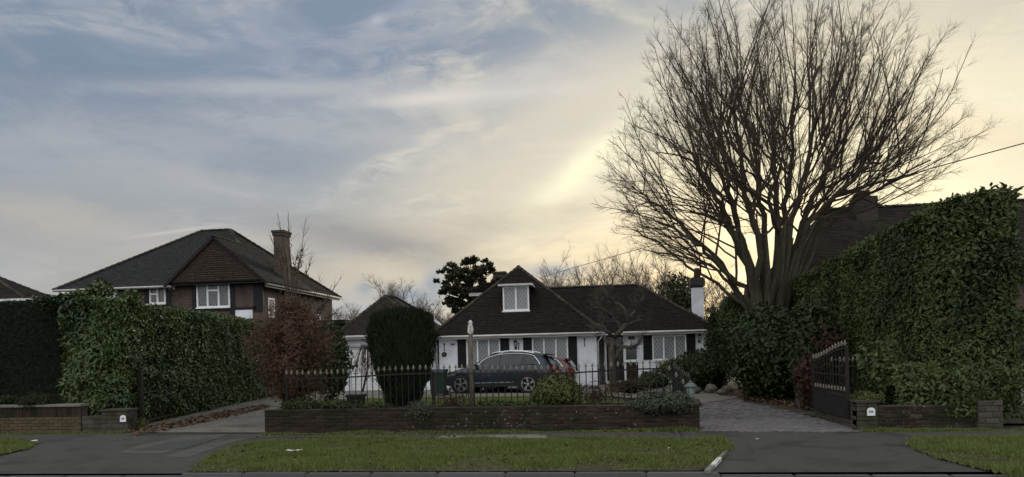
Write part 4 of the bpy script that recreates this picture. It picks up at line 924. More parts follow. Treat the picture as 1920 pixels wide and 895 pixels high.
def gate(label, A, B, z0, hA, hB, kick=.32, nb=10, group=None, panel=True, fin=True):
    "gate leaf between two ground points, top rising from A to B"
    A, B = Vector((A[0], A[1], 0)), Vector((B[0], B[1], 0)); t = thing('iron_gate', label, 'gate', ((A + B) / 2) + Vector((0, 0, z0)), group); d = (B - A).normalized(); L = (B - A).length; sd = Vector((-d.y, d.x, 0))
    f = MB(); u = Vector((0, 0, 1))
    top = lambda s: hA + (hB - hA) * (3 * s * s - 2 * s * s * s)
    f.bar(A + u * z0, A + u * top(0), .04, .04, sd); f.bar(B + u * z0, B + u * top(1), .05, .05, sd); f.bar(A + u * (z0 + .04), B + u * (z0 + .04), .04, .05, sd); f.bar(A + u * (z0 + kick + .06), B + u * (z0 + kick + .06), .03, .04, sd)
    for k in range(10): f.bar(A.lerp(B, k / 10) + u * (top(k / 10) - .05), A.lerp(B, (k + 1) / 10) + u * (top((k + 1) / 10) - .05), .03, .035, sd)
    f.bar(A + u * (hA - .3), B + u * (hA - .3), .03, .03, sd); f.build('frame', M['iron'], t)
    if panel: MB().obox((A + B) / 2 + u * (z0 + kick / 2 + .05), d * (L / 2 - .03), sd * .006, u * (kick / 2)).build('kick_panel', M['black'], t)
    for k in range(nb):
        s = (k + .5) / nb; upright(t, A.lerp(B, s), z0 + .04, top(s), BAR, spear_mesh(.8 if fin else .3))
        if k < nb - 1 and fin:
            p = A.lerp(B, (k + 1) / nb); upright(t, p, z0 + .04, z0 + kick + .16, BAR, spear_mesh(.7))
    return t
hg = Vector((4.685, 13.95, 0)); fg = Vector((4.65, 16.0, 0))
gate('black iron gate leaf with pale finials standing open before the right hedge', fg, hg, .17, 1.30, 1.58, .36, 12, 'open gate leaves of the block drive')
hb = AY(1293, 700, 15.2); fb = AY(1262, 700, 16.6)
gate('black iron gate leaf standing open at the right end of the railings', fb, hb, .12, 1.22, 1.02, .5, 9, 'open gate leaves of the block drive', True, False)
lg = [o for o in bpy.data.objects if o.get('label', '').startswith('black iron gate leaf standing')][0]; MB().prism([(hb.x, hb.y, .62), (fb.x, fb.y, .62), (fb.x, fb.y, 1.15), (hb.x, hb.y, .98)], (.012, .004, 0)).build('board', M['black'], lg)
sr0, sr1 = AY(1560, 690, 16.6), AY(1700, 690, 14.6)
sr = thing('iron_railings', 'short run of dark iron railings half hidden in the leaves of the right hedge', 'railings', (sr0 + sr1) / 2)
for i in range(17): 
    p = sr0.lerp(sr1, i / 16); upright(sr, p, .2, 1.22, BAR, spear_mesh(.8))
MB().bar((sr0.x, sr0.y, 1.12), (sr1.x, sr1.y, 1.12), .02, .03).build('top_rail', M['iron'], sr)
gp0 = G(279, 806, .05); h0_ = Vector((-11.3, 15.45, 0)); hd_ = (Vector((-13.75, 28.8, 0)) - h0_).normalized(); hn_ = hd_.cross(Vector((0, 0, 1)))
gate('old black iron gate swallowed by the laurel hedge beside the concrete drive', h0_ + hd_ * 2.5 + hn_ * .02, h0_ + hd_ * .35 + hn_ * .10, .08, 1.12, 1.36, .4, 8, None, False)
t = thing('gate_post', 'black iron gate post at the near corner of the laurel hedge', 'post', h0_ + hd_ * .28 + hn_ * .16); q = t.location; MB().box(q.x - .04, q.x + .04, q.y - .04, q.y + .04, 0, 1.42).build('post', M['iron'], t); MB().lathe((q.x, q.y, 1.42), [(.05, 0), (.06, .02), (.05, .05), (.01, .09)], 8).build('post_cap', M['iron'], t)

# ------------------------------------------------------------------ lantern on the wall, bird post
lc = AY(1295, 738, 14.05); t = thing('pier_lantern', 'grey green hexagonal lantern standing on the right end of the front brick wall', 'lantern', (lc.x, 14.05, .52))
b = .56; m = MB(); m.lathe((lc.x, 14.05, b), [(.07, -.06), (.07, 0), (.03, .01), (.025, .05), (.05, .06)], 8); m.build('foot', M['lampmetal'], t)
m = MB(); m.lathe((lc.x, 14.05, b + .06), [(.052, 0), (.088, .21)], 6); m.build('glass', M['lampglass'], t)
m = MB()
for k in range(6):
    a = 2 * math.pi * k / 6; m.bar((lc.x + .054 * math.cos(a), 14.05 + .054 * math.sin(a), b + .06), (lc.x + .091 * math.cos(a), 14.05 + .091 * math.sin(a), b + .27), .014, .014)
m.build('cage', M['lampmetal'], t)
m = MB(); m.lathe((lc.x, 14.05, b + .27), [(.125, 0), (.13, .015), (.08, .065), (.05, .08), (.02, .085), (.025, .11), (.005, .135)], 6); m.build('cap', M['lampmetal'], t)
PYY = 14.6; pb, pt = AY(886, 768, PYY), AY(882.5, 628, PYY)
t = thing('wooden_post', 'tall weathered wooden post standing behind the front railings', 'post', (pb.x, PYY, .4)); m = MB(); m.tube([(pb.x, PYY, .3), (pb.x - .005, PYY, 1.0), (pt.x, PYY, pt.z)], [.054, .049, .043], 9); m.build('pole', M['wood'], t, smooth=True)
mb_ = MB(); c = Vector((pt.x, PYY, pt.z)); mb_.lathe(c, [(.035, 0), (.055, .03), (.062, .1), (.055, .17), (.04, .22), (.045, .25), (.042, .28), (.02, .305), (.004, .315)], 10)
t = thing('bird_figure', 'pale weathered owl figure perched on top of the wooden post', 'ornament', c); mb_.build('body', M['bird'], t, smooth=True)
m = MB(); m.prism([c + Vector((-.03, -.02, .26)), c + Vector((-.085, -.02, .275)), c + Vector((-.08, -.02, .285)), c + Vector((-.03, -.02, .295))], (0, .03, 0)); m.build('beak', M['wood'], t)
m = MB(); m.obox(c + Vector((-.02, -.05, .12)), (.03, 0, -.01), (0, .012, 0), (.006, 0, .08)); m.build('wing', M['bird'], t)

# ------------------------------------------------------------------ cars (built nose first along +x, then turned)
def loft(secs):
    m = MB(); k = len(secs[0][1])
    for x, pr in secs:
        for y, z in pr: m.v.append((x, -y, z))
        for y, z in pr[1:-1][::-1]: m.v.append((x, y, z))
    n = 2 * k - 2
    for i in range(len(secs) - 1):
        for j in range(n): m.f.append((i * n + j, i * n + (j + 1) % n, (i + 1) * n + (j + 1) % n, (i + 1) * n + j))
    m.f.append(tuple(range(n))[::-1]); m.f.append(tuple((len(secs) - 1) * n + j for j in range(n))); m.f = [f[::-1] for f in m.f]; return m
def lerp_tab(x, tab):
    for (a, va), (b, vb) in zip(tab, tab[1:]):
        if x <= b: return va + (vb - va) * max(0, (x - a) / (b - a))
    return tab[-1][1]
def car(label, loc, rot, paint, sc=1.0, hz=1.0, suv=True):
    t = thing('parked_car', label, 'car', loc, None, rot); H = lambda v: v * hz
    top = [(0, .62), (.1, .74), (.3, .86), (.9, .99), (1.15, 1.03), (1.32, 1.10), (1.75, 1.38), (2.05, 1.50), (2.5, 1.555), (3.0, 1.555), (3.5, 1.50), (3.85, 1.43), (3.97, 1.38), (4.15, 1.12), (4.24, .98), (4.33, .9), (4.36, .6)]
    belt = [(0, .60), (.3, .82), (.9, .93), (1.3, .97), (3.0, 1.02), (3.7, 1.06), (4.0, 1.02), (4.25, .93), (4.36, .6)]
    hw = [(0, .62), (.12, .74), (.4, .84), (1.0, .90), (3.4, .905), (3.9, .87), (4.2, .80), (4.36, .70)]
    rw_ = [(0, .5), (1.15, .76), (1.32, .73), (2.05, .62), (3.4, .60), (3.97, .55), (4.15, .64), (4.36, .6)]
    bot = [(0, .34), (.15, .26), (.6, .24), (3.8, .26), (4.2, .36), (4.36, .42)]
    xs = [0, .05, .12, .25, .4, .6, .9, 1.15, 1.32, 1.5, 1.75, 2.05, 2.3, 2.6, 3.0, 3.4, 3.7, 3.85, 3.97, 4.06, 4.15, 4.24, 4.31, 4.36]
    def sec(x):
        zt, zb, w_, wr, z0 = (lerp_tab(x, q) for q in (top, belt, hw, rw_, bot)); zb = min(zb, zt - .02); wr = min(wr, w_ - .03)
        zs = z0 + (zb - z0) * .45
        return [(0, H(z0)), (w_ - .10, H(z0)), (w_ - .02, H(z0 + .06)), (w_, H(zs)), (w_ - .012, H(zs + (zb - zs) * .6)), (w_ - .045, H(zb)), (wr + .02, H(zt - (zt - zb) * .16)), (wr - .07, H(zt - .006)), (wr * .5, H(zt + .012)), (0, H(zt + .016))]
    body = loft([(x, sec(x)) for x in xs]).build('body', M[paint], t, True, True)
    bm_ = body.modifiers.new('s', 'SUBSURF'); bm_.levels = 1; bm_.render_levels = 1
    def side(x, f, s, out=.012):
        q = sec(x); y0, z0 = q[5]; y1, z1 = q[6]; return (x, s * (y0 + (y1 - y0) * f + out), z0 + (z1 - z0) * f)
    for s in (-1, 1):
        for nm, a, b, fa in (('side_window', 1.50, 2.30, .0), ('side_window', 2.36, 3.22, .0), ('quarter_window', 3.27, 3.74, .0)):
            m = MB(); n = 6; lo = [side(a + (b - a) * i / n, .08, s) for i in range(n + 1)]; hi = [side(a + (b - a) * i / n, .97 - (.25 if nm == 'quarter_window' else 0) * (i / n) ** 1.5, s) for i in range(n + 1)]
            if a < 1.6: hi = [side(max(a + (b - a) * i / n, 1.5), .5 + .47 * min(1, i / 2.5) if i < 3 else .97, s) for i in range(n + 1)]
            for i in range(n): m.add([lo[i], lo[i + 1], hi[i + 1], hi[i]], [(0, 1, 2, 3)])
            m.build(nm, M['carglass'], t, True)
        m = MB(); pts = [side(1.32 + .1 * i, min(.2 + .28 * i, 1.06), s, .016) for i in range(4)] + [side(1.8 + .2 * i, 1.06, s, .016) for i in range(9)] + [side(3.6, .95, s, .016), side(3.78, .45, s, .016), side(3.86, .1, s, .016)]
        m.tube(pts, .014, 5); m.build('window_trim', M['chrome'], t, True)
        if suv:
            m = MB(); m.tube([(1.95, s * .585, H(1.50)), (2.1, s * .6, H(1.555)), (2.6, s * .6, H(1.60)), (3.2, s * .59, H(1.575)), (3.6, s * .57, H(1.50))], .02, 6); m.build('roof_rail', M['chrome'], t, True)
        m = MB(); m.obox((1.42, s * .97, H(1.06)), (.06, 0, 0), (0, .09, 0), (0, 0, .065)); m.build('mirror', M[paint], t, True)
        for hx in (2.18, 3.08):
            m = MB(); y = lerp_tab(hx, hw); m.bar((hx, s * (y + .012), H(.90)), (hx + .2, s * (y + .012), H(.905)), .025, .028); m.build('door_handle', M['chrome'], t, True)
        for lx in (1.32, 2.33, 3.28):
            m = MB(); m.bar((lx, s * (lerp_tab(lx, hw) - .008), H(.36)), (lx + .04, s * (lerp_tab(lx, hw) - .022), H(.93)), .012, .02, (0, 1, 0)); m.build('door_gap', M['cladding'], t, True)
        m = MB(); m.bar((1.1, s * .905, H(.33)), (3.0, s * .912, H(.33)), .06, .16); m.build('sill_cladding', M['cladding'], t, True)
        m = MB(); m.bar((1.3, s * .925, H(.40)), (2.85, s * .93, H(.42)), .03, .025); m.build('sill_trim', M['alloy'], t, True)
        for wx in (.80, 3.42):
            m = MB(); y = lerp_tab(wx, hw) - .035; m.lathe((wx, s * y, H(.38)), [(.42, -.05), (.42, .055), (.40, .062), (.34, .05), (.05, .03)] if s > 0 else [(.05, -.03), (.34, -.05), (.40, -.062), (.42, -.055), (.42, .05)], 28, 'y'); m.build('wheel_arch', M['cladding'], t, True, False)
            wz = H(.345); yy = s * (y + .005); wm = MB(); wm.lathe((wx, yy, wz), [(.25, -.10), (.325, -.09), (.345, -.05), (.345, .06), (.325, .085), (.255, .09), (.25, .05)] if s > 0 else [(.25, -.05), (.255, -.09), (.325, -.085), (.345, -.06), (.345, .05), (.325, .09), (.25, .10)], 26, 'y'); wo = wm.build('tyre', M['tyre'], t, True, True)
            rm = MB(); yo = yy + s * .10
            for k in range(5):
                a = 2 * math.pi * k / 5 + .3; a2 = a + .28
                for b_ in (a, a2): rm.bar((wx + .05 * math.cos(a), yo, wz + .05 * math.sin(a)), (wx + .235 * math.cos(b_), yo, wz + .235 * math.sin(b_)), .03, .03, (0, 1, 0))
            rm.lathe((wx, yo, wz), [(.06, -.02), (.06, .02)], 12, 'y'); rm.lathe((wx, yo - s * .01, wz), [(.255, -.02), (.255, .02), (.232, .02), (.232, -.02), (.255, -.02)], 26, 'y', False); rm.build('rim', M['alloy'], wo, True)
    m = MB(); a, b = sec(1.32), sec(2.0); m.add([(1.36, -.64, H(1.13)), (1.36, .64, H(1.13)), (2.02, .50, H(1.50)), (2.02, -.50, H(1.50))], [(0, 1, 2, 3)]); m.v = [(x - .01, y, z + .03) for x, y, z in m.v]; m.build('windscreen', M['carglass'], t, True)
    m = MB(); m.add([(4.235, -.58, H(1.03)), (4.235, .58, H(1.03)), (4.05, .50, H(1.34)), (4.05, -.50, H(1.34))], [(0, 1, 2, 3)]); m.v = [(x + .03, y, z + .012) for x, y, z in m.v]; m.build('rear_window', M['carglass'], t, True)
    m = MB(); m.obox((4.03, 0, H(1.435)), (.12, 0, -.012), (0, .52, 0), (.002, 0, .018)); m.build('spoiler', M['cladding'], t, True)
    for s in (-1, 1):
        m = MB(); m.prism([(4.12, s * .84, H(.84)), (4.12, s * .80, H(1.0)), (4.28, s * .55, H(1.0)), (4.345, s * .55, H(.84))], (.03, s * .012, 0)); m.build('tail_lamp', M['lens_r'], t, True)
        m = MB(); m.prism([(.02, s * .46, H(.68)), (.08, s * .66, H(.70)), (.42, s * .85, H(.86)), (.34, s * .80, H(.90)), (.07, s * .55, H(.78))], (-.03, s * .025, .02)); m.build('headlamp', M['lens_w'], t, True)
    m = MB(); m.box(4.345, 4.372, -.26, .26, H(.70), H(.81)); m.build('number_plate', M['plate'], t, True)
    m = MB(); m.box(4.22, 4.40, -.74, .74, H(.36), H(.52)); m.build('rear_bumper', M['cladding' if suv else 'chrome'], t, True)
    m = MB(); m.box(-.02, .10, -.60, .60, H(.30), H(.48)); m.build('front_bumper', M['cladding'], t, True)
    t.scale = (sc, sc, sc); return t
cf, ce = G(838, 739, .10), G(1012, 737, .10)
aa = R(12)
def car_at(px, py, z, rot): p = G(px, py, z); return Vector((p.x, p.y, z))
c0_ = car_at(833, 738.5, .10, 0)
car('dark blue grey estate car parked on the forecourt behind the railings', (c0_.x - .0, c0_.y + .85, .10), -aa * .55, 'navy', .985, .985)
c1_ = AY(898, 700, 27.9); car('red car parked half hidden behind the blue grey car', (c1_.x, 27.9, .10), -R(5), 'red', .92, .90, False)

# ------------------------------------------------------------------ bins and pots
def bin_(px, py, Y, label, h=1.05, w_=.27):
    p = AY(px, py, Y); x = p.x; t = thing('wheelie_bin', label, 'bin', (x, Y, .1)); m = MB()
    m.add([(x - w_ * .85, Y - .25, .16), (x + w_ * .85, Y - .25, .16), (x + w_ * .85, Y + .25, .16), (x - w_ * .85, Y + .25, .16), (x - w_, Y - .3, h - .1), (x + w_, Y - .3, h - .1), (x + w_, Y + .3, h - .1), (x - w_, Y + .3, h - .1)], [(0, 3, 2, 1), (4, 5, 6, 7), (0, 1, 5, 4), (1, 2, 6, 5), (2, 3, 7, 6), (3, 0, 4, 7)]); m.box(x - w_ * .5, x + w_ * .5, Y - .29, Y - .26, .45, .48); m.build('body', M['bin'], t)
    m = MB(); m.prism([(x - w_ - .03, Y - .36, h - .1), (x - w_ - .03, Y + .34, h - .1), (x - w_ - .03, Y + .3, h), (x - w_ - .03, Y - .3, h - .03)], (2 * w_ + .06, 0, 0)); m.build('lid', M['bin'], t)
    for s in (-1, 1): MB().lathe((x + s * w_ * .8, Y + .28, .2), [(.1, -.02), (.1, .02)], 10, 'y').build('wheel', M['tyre'], t)
bin_(822, 710, 24.5, 'dark green wheelie bin at the nose of the blue grey car')
for (px, Y, r, lab) in ((1231, 29.5, .22, 'dark plant pot below the right bungalow window'), (1212, 29.8, .18, 'dark plant pot beside the porch plinth')):
    p = AY(px, 710, Y); t = thing('plant_pot', lab, 'pot', (p.x, Y, .1)); m = MB(); m.lathe((p.x, Y, .1), [(r * .7, 0), (r, r * 1.6), (r * 1.08, r * 1.62), (r * 1.08, r * 1.8), (r * .95, r * 1.8)], 14); m.build('pot', M['cladding'], t, smooth=True)
    pp, nn = blob_points((p.x, Y, .1 + r * 2.2), (r * 1.2, r * 1.2, r * .9), 220, .3, 3); leaf_obj('foliage', pp, nn, .09, M['lowg'], t)
p = AY(667, 720, 19.0); t = thing('planter', 'dark square planter on the lawn left of the clipped conifer', 'planter', (p.x, 19, .1)); m = MB(); m.box(p.x - .2, p.x + .2, 18.8, 19.2, .1, .5); m.box(p.x - .23, p.x + .23, 18.77, 19.23, .44, .51); m.build('box', M['cladding'], t)

# ------------------------------------------------------------------ hedges
def hedge(label, faces, size, m, dens, core, base, name='hedge', bump=.16, sc=.9, wid=.42, spread=.5, big=0, off=0.0, six=True, layers=.22, tuft=0, bigm='bigleaf', zmax=None):
    """faces: (origin, edge u, edge v, outward normal); core: list of box corner lists"""
    t = thing(name, label, 'hedge', base); c = MB()
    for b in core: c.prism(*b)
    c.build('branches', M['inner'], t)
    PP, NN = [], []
    for o, u, v, nrm in faces:
        o, u, v, nrm = (np.array(tuple(q), float) for q in (o, u, v, nrm)); ar = np.linalg.norm(np.cross(u, v)); n = int(ar * dens); a = RNG.random((n, 2)); P = o + a[:, :1] * u + a[:, 1:] * v
        d = nz_of(P, sc, bump, off) + nz_of(P, sc * 3.2, bump * .55, off + 9); P = P + nrm * (d - layers * RNG.random(n) ** 1.8)[:, None]; PP.append(P); NN.append(np.repeat(nrm[None], n, 0) + np.array([0, 0, .25]))
    P, N = np.concatenate(PP), np.concatenate(NN)
    if zmax is not None: k_ = P[:, 2] < zmax(P); P, N = P[k_], N[k_]
    leaf_obj('foliage', P, N, size, M[m], t, wid=wid, spread=spread, six=six, var=.45)
    if big:
        near_ = np.argsort(np.hypot(P[:, 0], P[:, 1]) + RNG.random(len(P)) * 2.0)[:big * 3]; pick = RNG.choice(near_, big, replace=False); V, Fc = leaf_arrays(np.zeros((6, 3)), np.tile([0, -1.0, 0], (6, 1)), size * 1.15, wid=wid, spread=.05); ms = []
        for k in range(6):
            me = np_mesh('leaf', V[k * 6:k * 6 + 6], np.array([[0, 1, 2, 3], [0, 3, 4, 5]])); me.materials.append(M[bigm]); ms.append(me)
        for k in pick:
            o = bpy.data.objects.new('leaf', ms[random.randrange(6)]); COL.objects.link(o); o.parent = t; nn_ = Vector(N[k]).normalized(); o.location = Vector(P[k]) + nn_ * .03 - t.location
            o.rotation_euler = (random.gauss(0, .5), random.gauss(0, .6), math.atan2(nn_.x, -nn_.y) + random.gauss(0, .5))
    if tuft:
        pass
    return t
# laurel hedge on the left of the concrete drive
h0 = Vector((-11.3, 15.45, 0)); h1 = Vector((-13.75, 28.8, 0)); w0 = Vector((-12.75, 15.05, 0)); HT = 3.16; up = Vector((0, 0, HT))
ndr = (h1 - h0).cross(Vector((0, 0, 1))).normalized(); nfr = Vector((0.1, -1, 0)).normalized()
c0 = Vector((-11.75, 14.95, 0))
hedge('glossy green laurel hedge running back along the left side of the concrete drive', [
    (h0, h1 - h0, up * .97, ndr), (w0, c0 - w0, up, nfr), (c0, h0 - c0, up * .99, (nfr + ndr).normalized()),
    (w0 + up, (-2.0, 0, 0) if False else c0 - w0, Vector((-.3, 1.2, 0)), (0, -.2, 1)), (c0 + up, h1 - h0, (-1.8, .1, 0), (0, 0, 1)), (w0, Vector((-1.5, 13, 0)), up, (-1, 0, 0))],
    .105, 'laurel', 900, [([h0 + Vector((-.35, .3, 0)), h1 + Vector((-.35, .3, 0)), h1 + Vector((-1.2, .3, 0)), w0 + Vector((.25, .4, 0)), c0 + Vector((0, .4, 0))], Vector((0, 0, HT - .3)))], (-12.2, 16, 0), big=260)
p_, n_ = [], []
for (px, py, Y, r) in ((185, 545, 15.6, .32), (150, 556, 15.4, .22), (240, 560, 15.8, .25), (130, 600, 15.2, .25)):
    a_, b_ = blob_points(tuple(AY(px, py, Y)), (r, r, r * .8), 260, .4, 2.0, .9); p_.append(a_); n_.append(b_)
HL = [o for o in bpy.data.objects if o.name == 'hedge'][0]; leaf_obj('top_shoots', np.concatenate(p_), np.concatenate(n_), .13, M['laurel'], HL, wid=.42)
# dark clipped hedge at the far left
k0, k1 = AY(-420, 600, 16.2).x, AY(113, 600, 15.9).x; KH = AY(40, 565, 16.1).z
hedge('very dark clipped conifer hedge behind the far left brick wall', [(Vector((k0, 15.95, .3)), (k1 - k0, -.1, 0), (0, 0, KH - .3), (0, -1, 0)), (Vector((k0, 15.95, KH)), (k1 - k0, 0, 0), (0, 1.6, 0), (0, 0, 1))],
      .05, 'clipped', 2600, [([Vector((k0, 16.05, 0)), Vector((k1 + .6, 16.05, 0)), Vector((k1 + .6, 18, 0)), Vector((k0, 18, 0))], Vector((0, 0, KH - .1)))], ((k0 + k1) / 2, 16, 0), bump=.03, sc=1.5, wid=.5, spread=.8, six=False, layers=.08)
# tall hedge on the right
hx_, hy_ = 6.3, 14.5; HR = 4.27
e0_, e1_ = Vector((hx_ + .35, hy_ - .55, .32)), Vector((7.72, hy_ - .6, .32)); s1_, s2_ = Vector((6.42, 19.6, .2)), Vector((6.2, 24.2, .2)); l0_ = Vector((hx_ - .05, hy_ + .1, .25)); n1_ = Vector((-1, -.12, 0)).normalized()
hedge('tall dark laurel hedge on the right beside the block drive', [
    (Vector((6.2, 13.53, .2)), (1.4, 0, 0), (0, .1, .9), (0, -1, -.2)), (Vector((5.55, 13.75, .42)), (.8, -.1, 0), (0, .3, .8), (-.2, -1, .2)), (e0_, e1_ - e0_, (0, 0, HR - .2), (0, -1, 0)), (l0_, e0_ - l0_, (0, 0, HR - .3), (-.7, -.7, 0)),
    (l0_, s1_ - l0_, (0, 0, HR - .4), n1_), (s1_, s2_ - s1_, (0, 0, 3.85), (-1, -.1, 0)),
    (e0_ + Vector((-.1, 0, HR - .22)), e1_ - e0_, (0, 1.6, 0), (0, -.3, 1)), (l0_ + Vector((0, 0, HR - .32)), s1_ - l0_ + Vector((0, 0, -.3)), (1.3, 0, .15), (-.3, 0, 1)), (s1_ + Vector((0, 0, 3.7)), s2_ - s1_ + Vector((0, 0, -.3)), (1.3, .2, .1), (-.3, 0, 1)),
    (e1_, Vector((.1, 2.6, 0)), (0, 0, HR - .2), (1, 0, 0))], .092, 'laurel2', 1080,
    [([Vector((hx_ + .4, hy_ - .1, 0)), Vector((7.45, hy_ - .1, 0)), Vector((7.6, 17.2, 0)), Vector((7.6, 19.9, 0)), Vector((6.8, 19.7, 0))], Vector((0, 0, HR - .55))), ([s1_ + Vector((.3, -.3, -.2)), s1_ + Vector((1.2, -.3, -.2)), s2_ + Vector((1.2, .3, -.2)), s2_ + Vector((.3, .3, -.2))], Vector((0, 0, 3.05)))],
    (6.8, 16.5, 0), bump=.11, sc=.7, big=260, off=4.0, zmax=lambda P: 4.40 - .075 * (P[:, 1] - 14.5) + .1 * (P[:, 0] - 6.3))
HRO = [o for o in bpy.data.objects if o.name.startswith('hedge') and o.parent is None][-1]
p_, n_ = [], []
for (px, py, Y, r) in ((1720, 418, 14.6, .14), (1790, 400, 14.6, .14), (1885, 388, 14.6, .16), (1905, 600, 14.7, .3), (1900, 500, 14.7, .3), (1600, 482, 17.5, .15), (1900, 680, 14.6, .25)):
    a_, b_ = blob_points(tuple(AY(px, py, Y)), (r, r, r), 240, .4, 2.0, .9); p_.append(a_); n_.append(b_)
leaf_obj('top_shoots', np.concatenate(p_), np.concatenate(n_), .14, M['laurel2'], HRO, wid=.4)
sh = MB(); lv, ln_, ld = [], [], []
for (px, py0, py1) in ((1857, 378, 350), (1882, 376, 346), (1842, 380, 362), (1905, 372, 360), (1868, 378, 356)):
    a_, b_ = AY(px, py0 + 6, 14.9), AY(px + random.uniform(-6, 8), py1, 14.9); sh.tube([a_, (a_ + b_) / 2, b_], [.012, .01, .006], 5)
    for k in range(16):
        q = a_.lerp(b_, .2 + .8 * random.random()); an = random.uniform(0, 6.28); dv = Vector((math.cos(an), math.sin(an), random.uniform(.2, 1.1))); lv.append(tuple(q)); ld.append(tuple(dv)); ln_.append((-dv.x * .4, -dv.y * .4, 1))
sh.build('shoot_stems', M['twig'], HRO); V, Fc = leaf_arrays(np.array(lv), np.array(ln_), .16, wid=.36, spread=.1, direc=np.array(ld)); tag(put_mesh('shoot_leaves', np_mesh('shoot_leaves', V, Fc), M['laurel2'], HRO), kind='stuff')

# ------------------------------------------------------------------ shrubs
def B(px, py, Y): return tuple(AY(px, py, Y))
def rr(px_w, px_h, Y, dep=None): s = Y / F; return (px_w * s / 2, (dep or px_w) * s / 2, px_h * s / 2)
bush('rhododendron', 'big rounded dark evergreen shrub under the bare tree', 'shrub', B(1452, 664, 20.5), rr(170, 172, 20.5), 9000, .13, M['rhodo'], lump=.22, sc=.9, base=0)
bush('rhododendron', 'dark evergreen shrub between the big shrub and the right gate', 'shrub', B(1525, 655, 18.8), rr(90, 190, 18.8), 5200, .13, M['rhodo'], lump=.25, sc=1.1, off=3, base=0)
bush('round_shrub', 'rounded bright edged shrub left of the bare tree trunk', 'shrub', B(1380, 600, 24.5), rr(66, 100, 24.5), 4200, .09, M['laurel2'], lump=.12, sc=1.2, off=5, base=0)
bush('low_shrub', 'dark spreading shrub at the right end of the bungalow', 'shrub', B(1322, 688, 25), rr(100, 66, 25), 3600, .10, M['rhodo'], lump=.3, sc=1.3, off=7, base=0)
bush('low_shrub', 'yellowish shrub in front of the right bungalow window', 'shrub', B(1262, 692, 26), rr(52, 46, 26), 1700, .08, M['shrubg'], lump=.3, sc=1.6, off=8, base=0, wid=.35)
bush('low_shrub', 'dark brownish low shrub before the right wing of the bungalow', 'shrub', B(1222, 716, 24), rr(70, 30, 24), 1300, .08, M['lowg'], lump=.4, sc=2, off=12, base=0)
bush('low_shrub', 'withered brown plants between the porch and the railings', 'shrub', B(1180, 724, 21), rr(80, 26, 21), 900, .10, M['dry'], lump=.4, sc=2, off=13, base=0, wid=.1)
bush('low_shrub', 'dark shrub rising above the low one at the bungalow corner', 'shrub', B(1352, 640, 27), rr(60, 120, 27), 2600, .11, M['tree_green'], lump=.35, sc=1.4, off=9, base=0)
bush('red_leaved_shrub', 'withered red leaved shrub beside the right gate', 'shrub', B(1513, 708, 17.2), rr(46, 90, 17.2), 800, .10, M['copper2'], lump=.35, sc=2, off=2, base=0, heart=False, shell=.8)
bush('red_leaved_shrub', 'thin reddish twiggy shrub above the open right gate', 'shrub', B(1548, 640, 18.0), rr(56, 70, 18.0), 420, .08, M['copper2'], lump=.35, sc=2, off=6, base=0, heart=False, shell=.9)
bush('olive_shrub', 'rounded yellow green shrub rising above the railings right of the car', 'shrub', B(1045, 735, 14.6), rr(92, 66, 14.6), 3800, .075, M['shrubg'], lump=.28, sc=3.0, off=1, base=.4, wid=.4, hk=.72)
bush('trailing_shrub', 'grey green shrub trailing over the right end of the front wall', 'shrub', B(1248, 757, 13.95), rr(120, 40, 13.95, 70), 4200, .055, M['sage'], lump=.35, sc=3.2, off=2, base=.4, wid=.5, hk=.7)
bush('trailing_shrub', 'grey feathery shrub trailing over the wall below the clipped conifer', 'shrub', B(785, 772, 13.92), rr(64, 44, 13.92, 50), 1700, .05, M['sage'], lump=.45, sc=4, off=4, base=.4, wid=.3, heart=False, shell=.9)
bush('low_shrub', 'spreading blue green conifer on the coping of the far left wall', 'shrub', B(74, 752, 14.75), rr(84, 32, 14.75, 60), 2600, .06, M['tree_green'], lump=.4, sc=3, off=3, base=.6, wid=.25)
bush('low_shrub', 'dark low plants at the very left end of the far left wall', 'shrub', B(8, 752, 15.0), rr(40, 18, 15.0), 700, .06, M['rhodo'], lump=.4, sc=3, off=6, base=.6)
bush('low_shrub', 'pale yellow green plant on the pier of the right gate', 'shrub', B(1628, 746, 13.9), rr(52, 20, 13.9, 40), 1100, .055, M['shrubg'], lump=.4, sc=4, off=7, base=.5, wid=.35)
bush('laurel_sprays', 'leafy laurel sprays hanging in front of the short railings by the right gate', 'shrub', B(1664, 700, 14.6), rr(90, 110, 14.6), 1500, .11, M['laurel2'], lump=.5, sc=2.2, off=14, base=.3, heart=False, shell=.95)
bush('weeds', 'tuft of pale weeds at the foot of the gate post left of the drive', 'weeds', B(256, 797, 14.9), rr(46, 26, 14.9), 420, .08, M['shrubg'], lump=.4, sc=4, off=8, base=0, wid=.2, heart=False, shell=.9)
for q in ((560, 762, 60, 24, 'lowg', 'low mat of green plants at the left end of the front wall'), (640, 762, 70, 20, 'lowg', 'low green plants on the wall in front of the copper tree'), (700, 765, 60, 16, 'lowg', 'low plants on the wall just left of the clipped conifer'), (850, 758, 50, 40, 'dry', 'dry pinkish stems left of the wooden post'), (930, 764, 80, 22, 'lowg', 'low dark plants on the wall right of the wooden post'), (985, 768, 70, 26, 'lowg', 'trailing green plants left of the yellow green shrub'), (1120, 742, 70, 40, 'dry', 'dry reddish plants between the railings and the gnarled tree'), (1150, 765, 110, 14, 'lowg', 'low mossy plants right of the yellow green shrub')):
    px, py, w_, h_, mm, lab = q; w_ *= 1.35; h_ *= 1.25; Y = 14.15 if mm == 'lowg' else 14.9
    bush('low_plants', lab, 'plants', B(px, py, Y), rr(w_, h_, Y, 40), 1700 if mm == 'lowg' else 420, .062 if mm == 'lowg' else .12, M[mm], lump=.45, sc=4, off=px * .1, base=.4, wid=.45 if mm == 'lowg' else .07, heart=False, shell=.95)
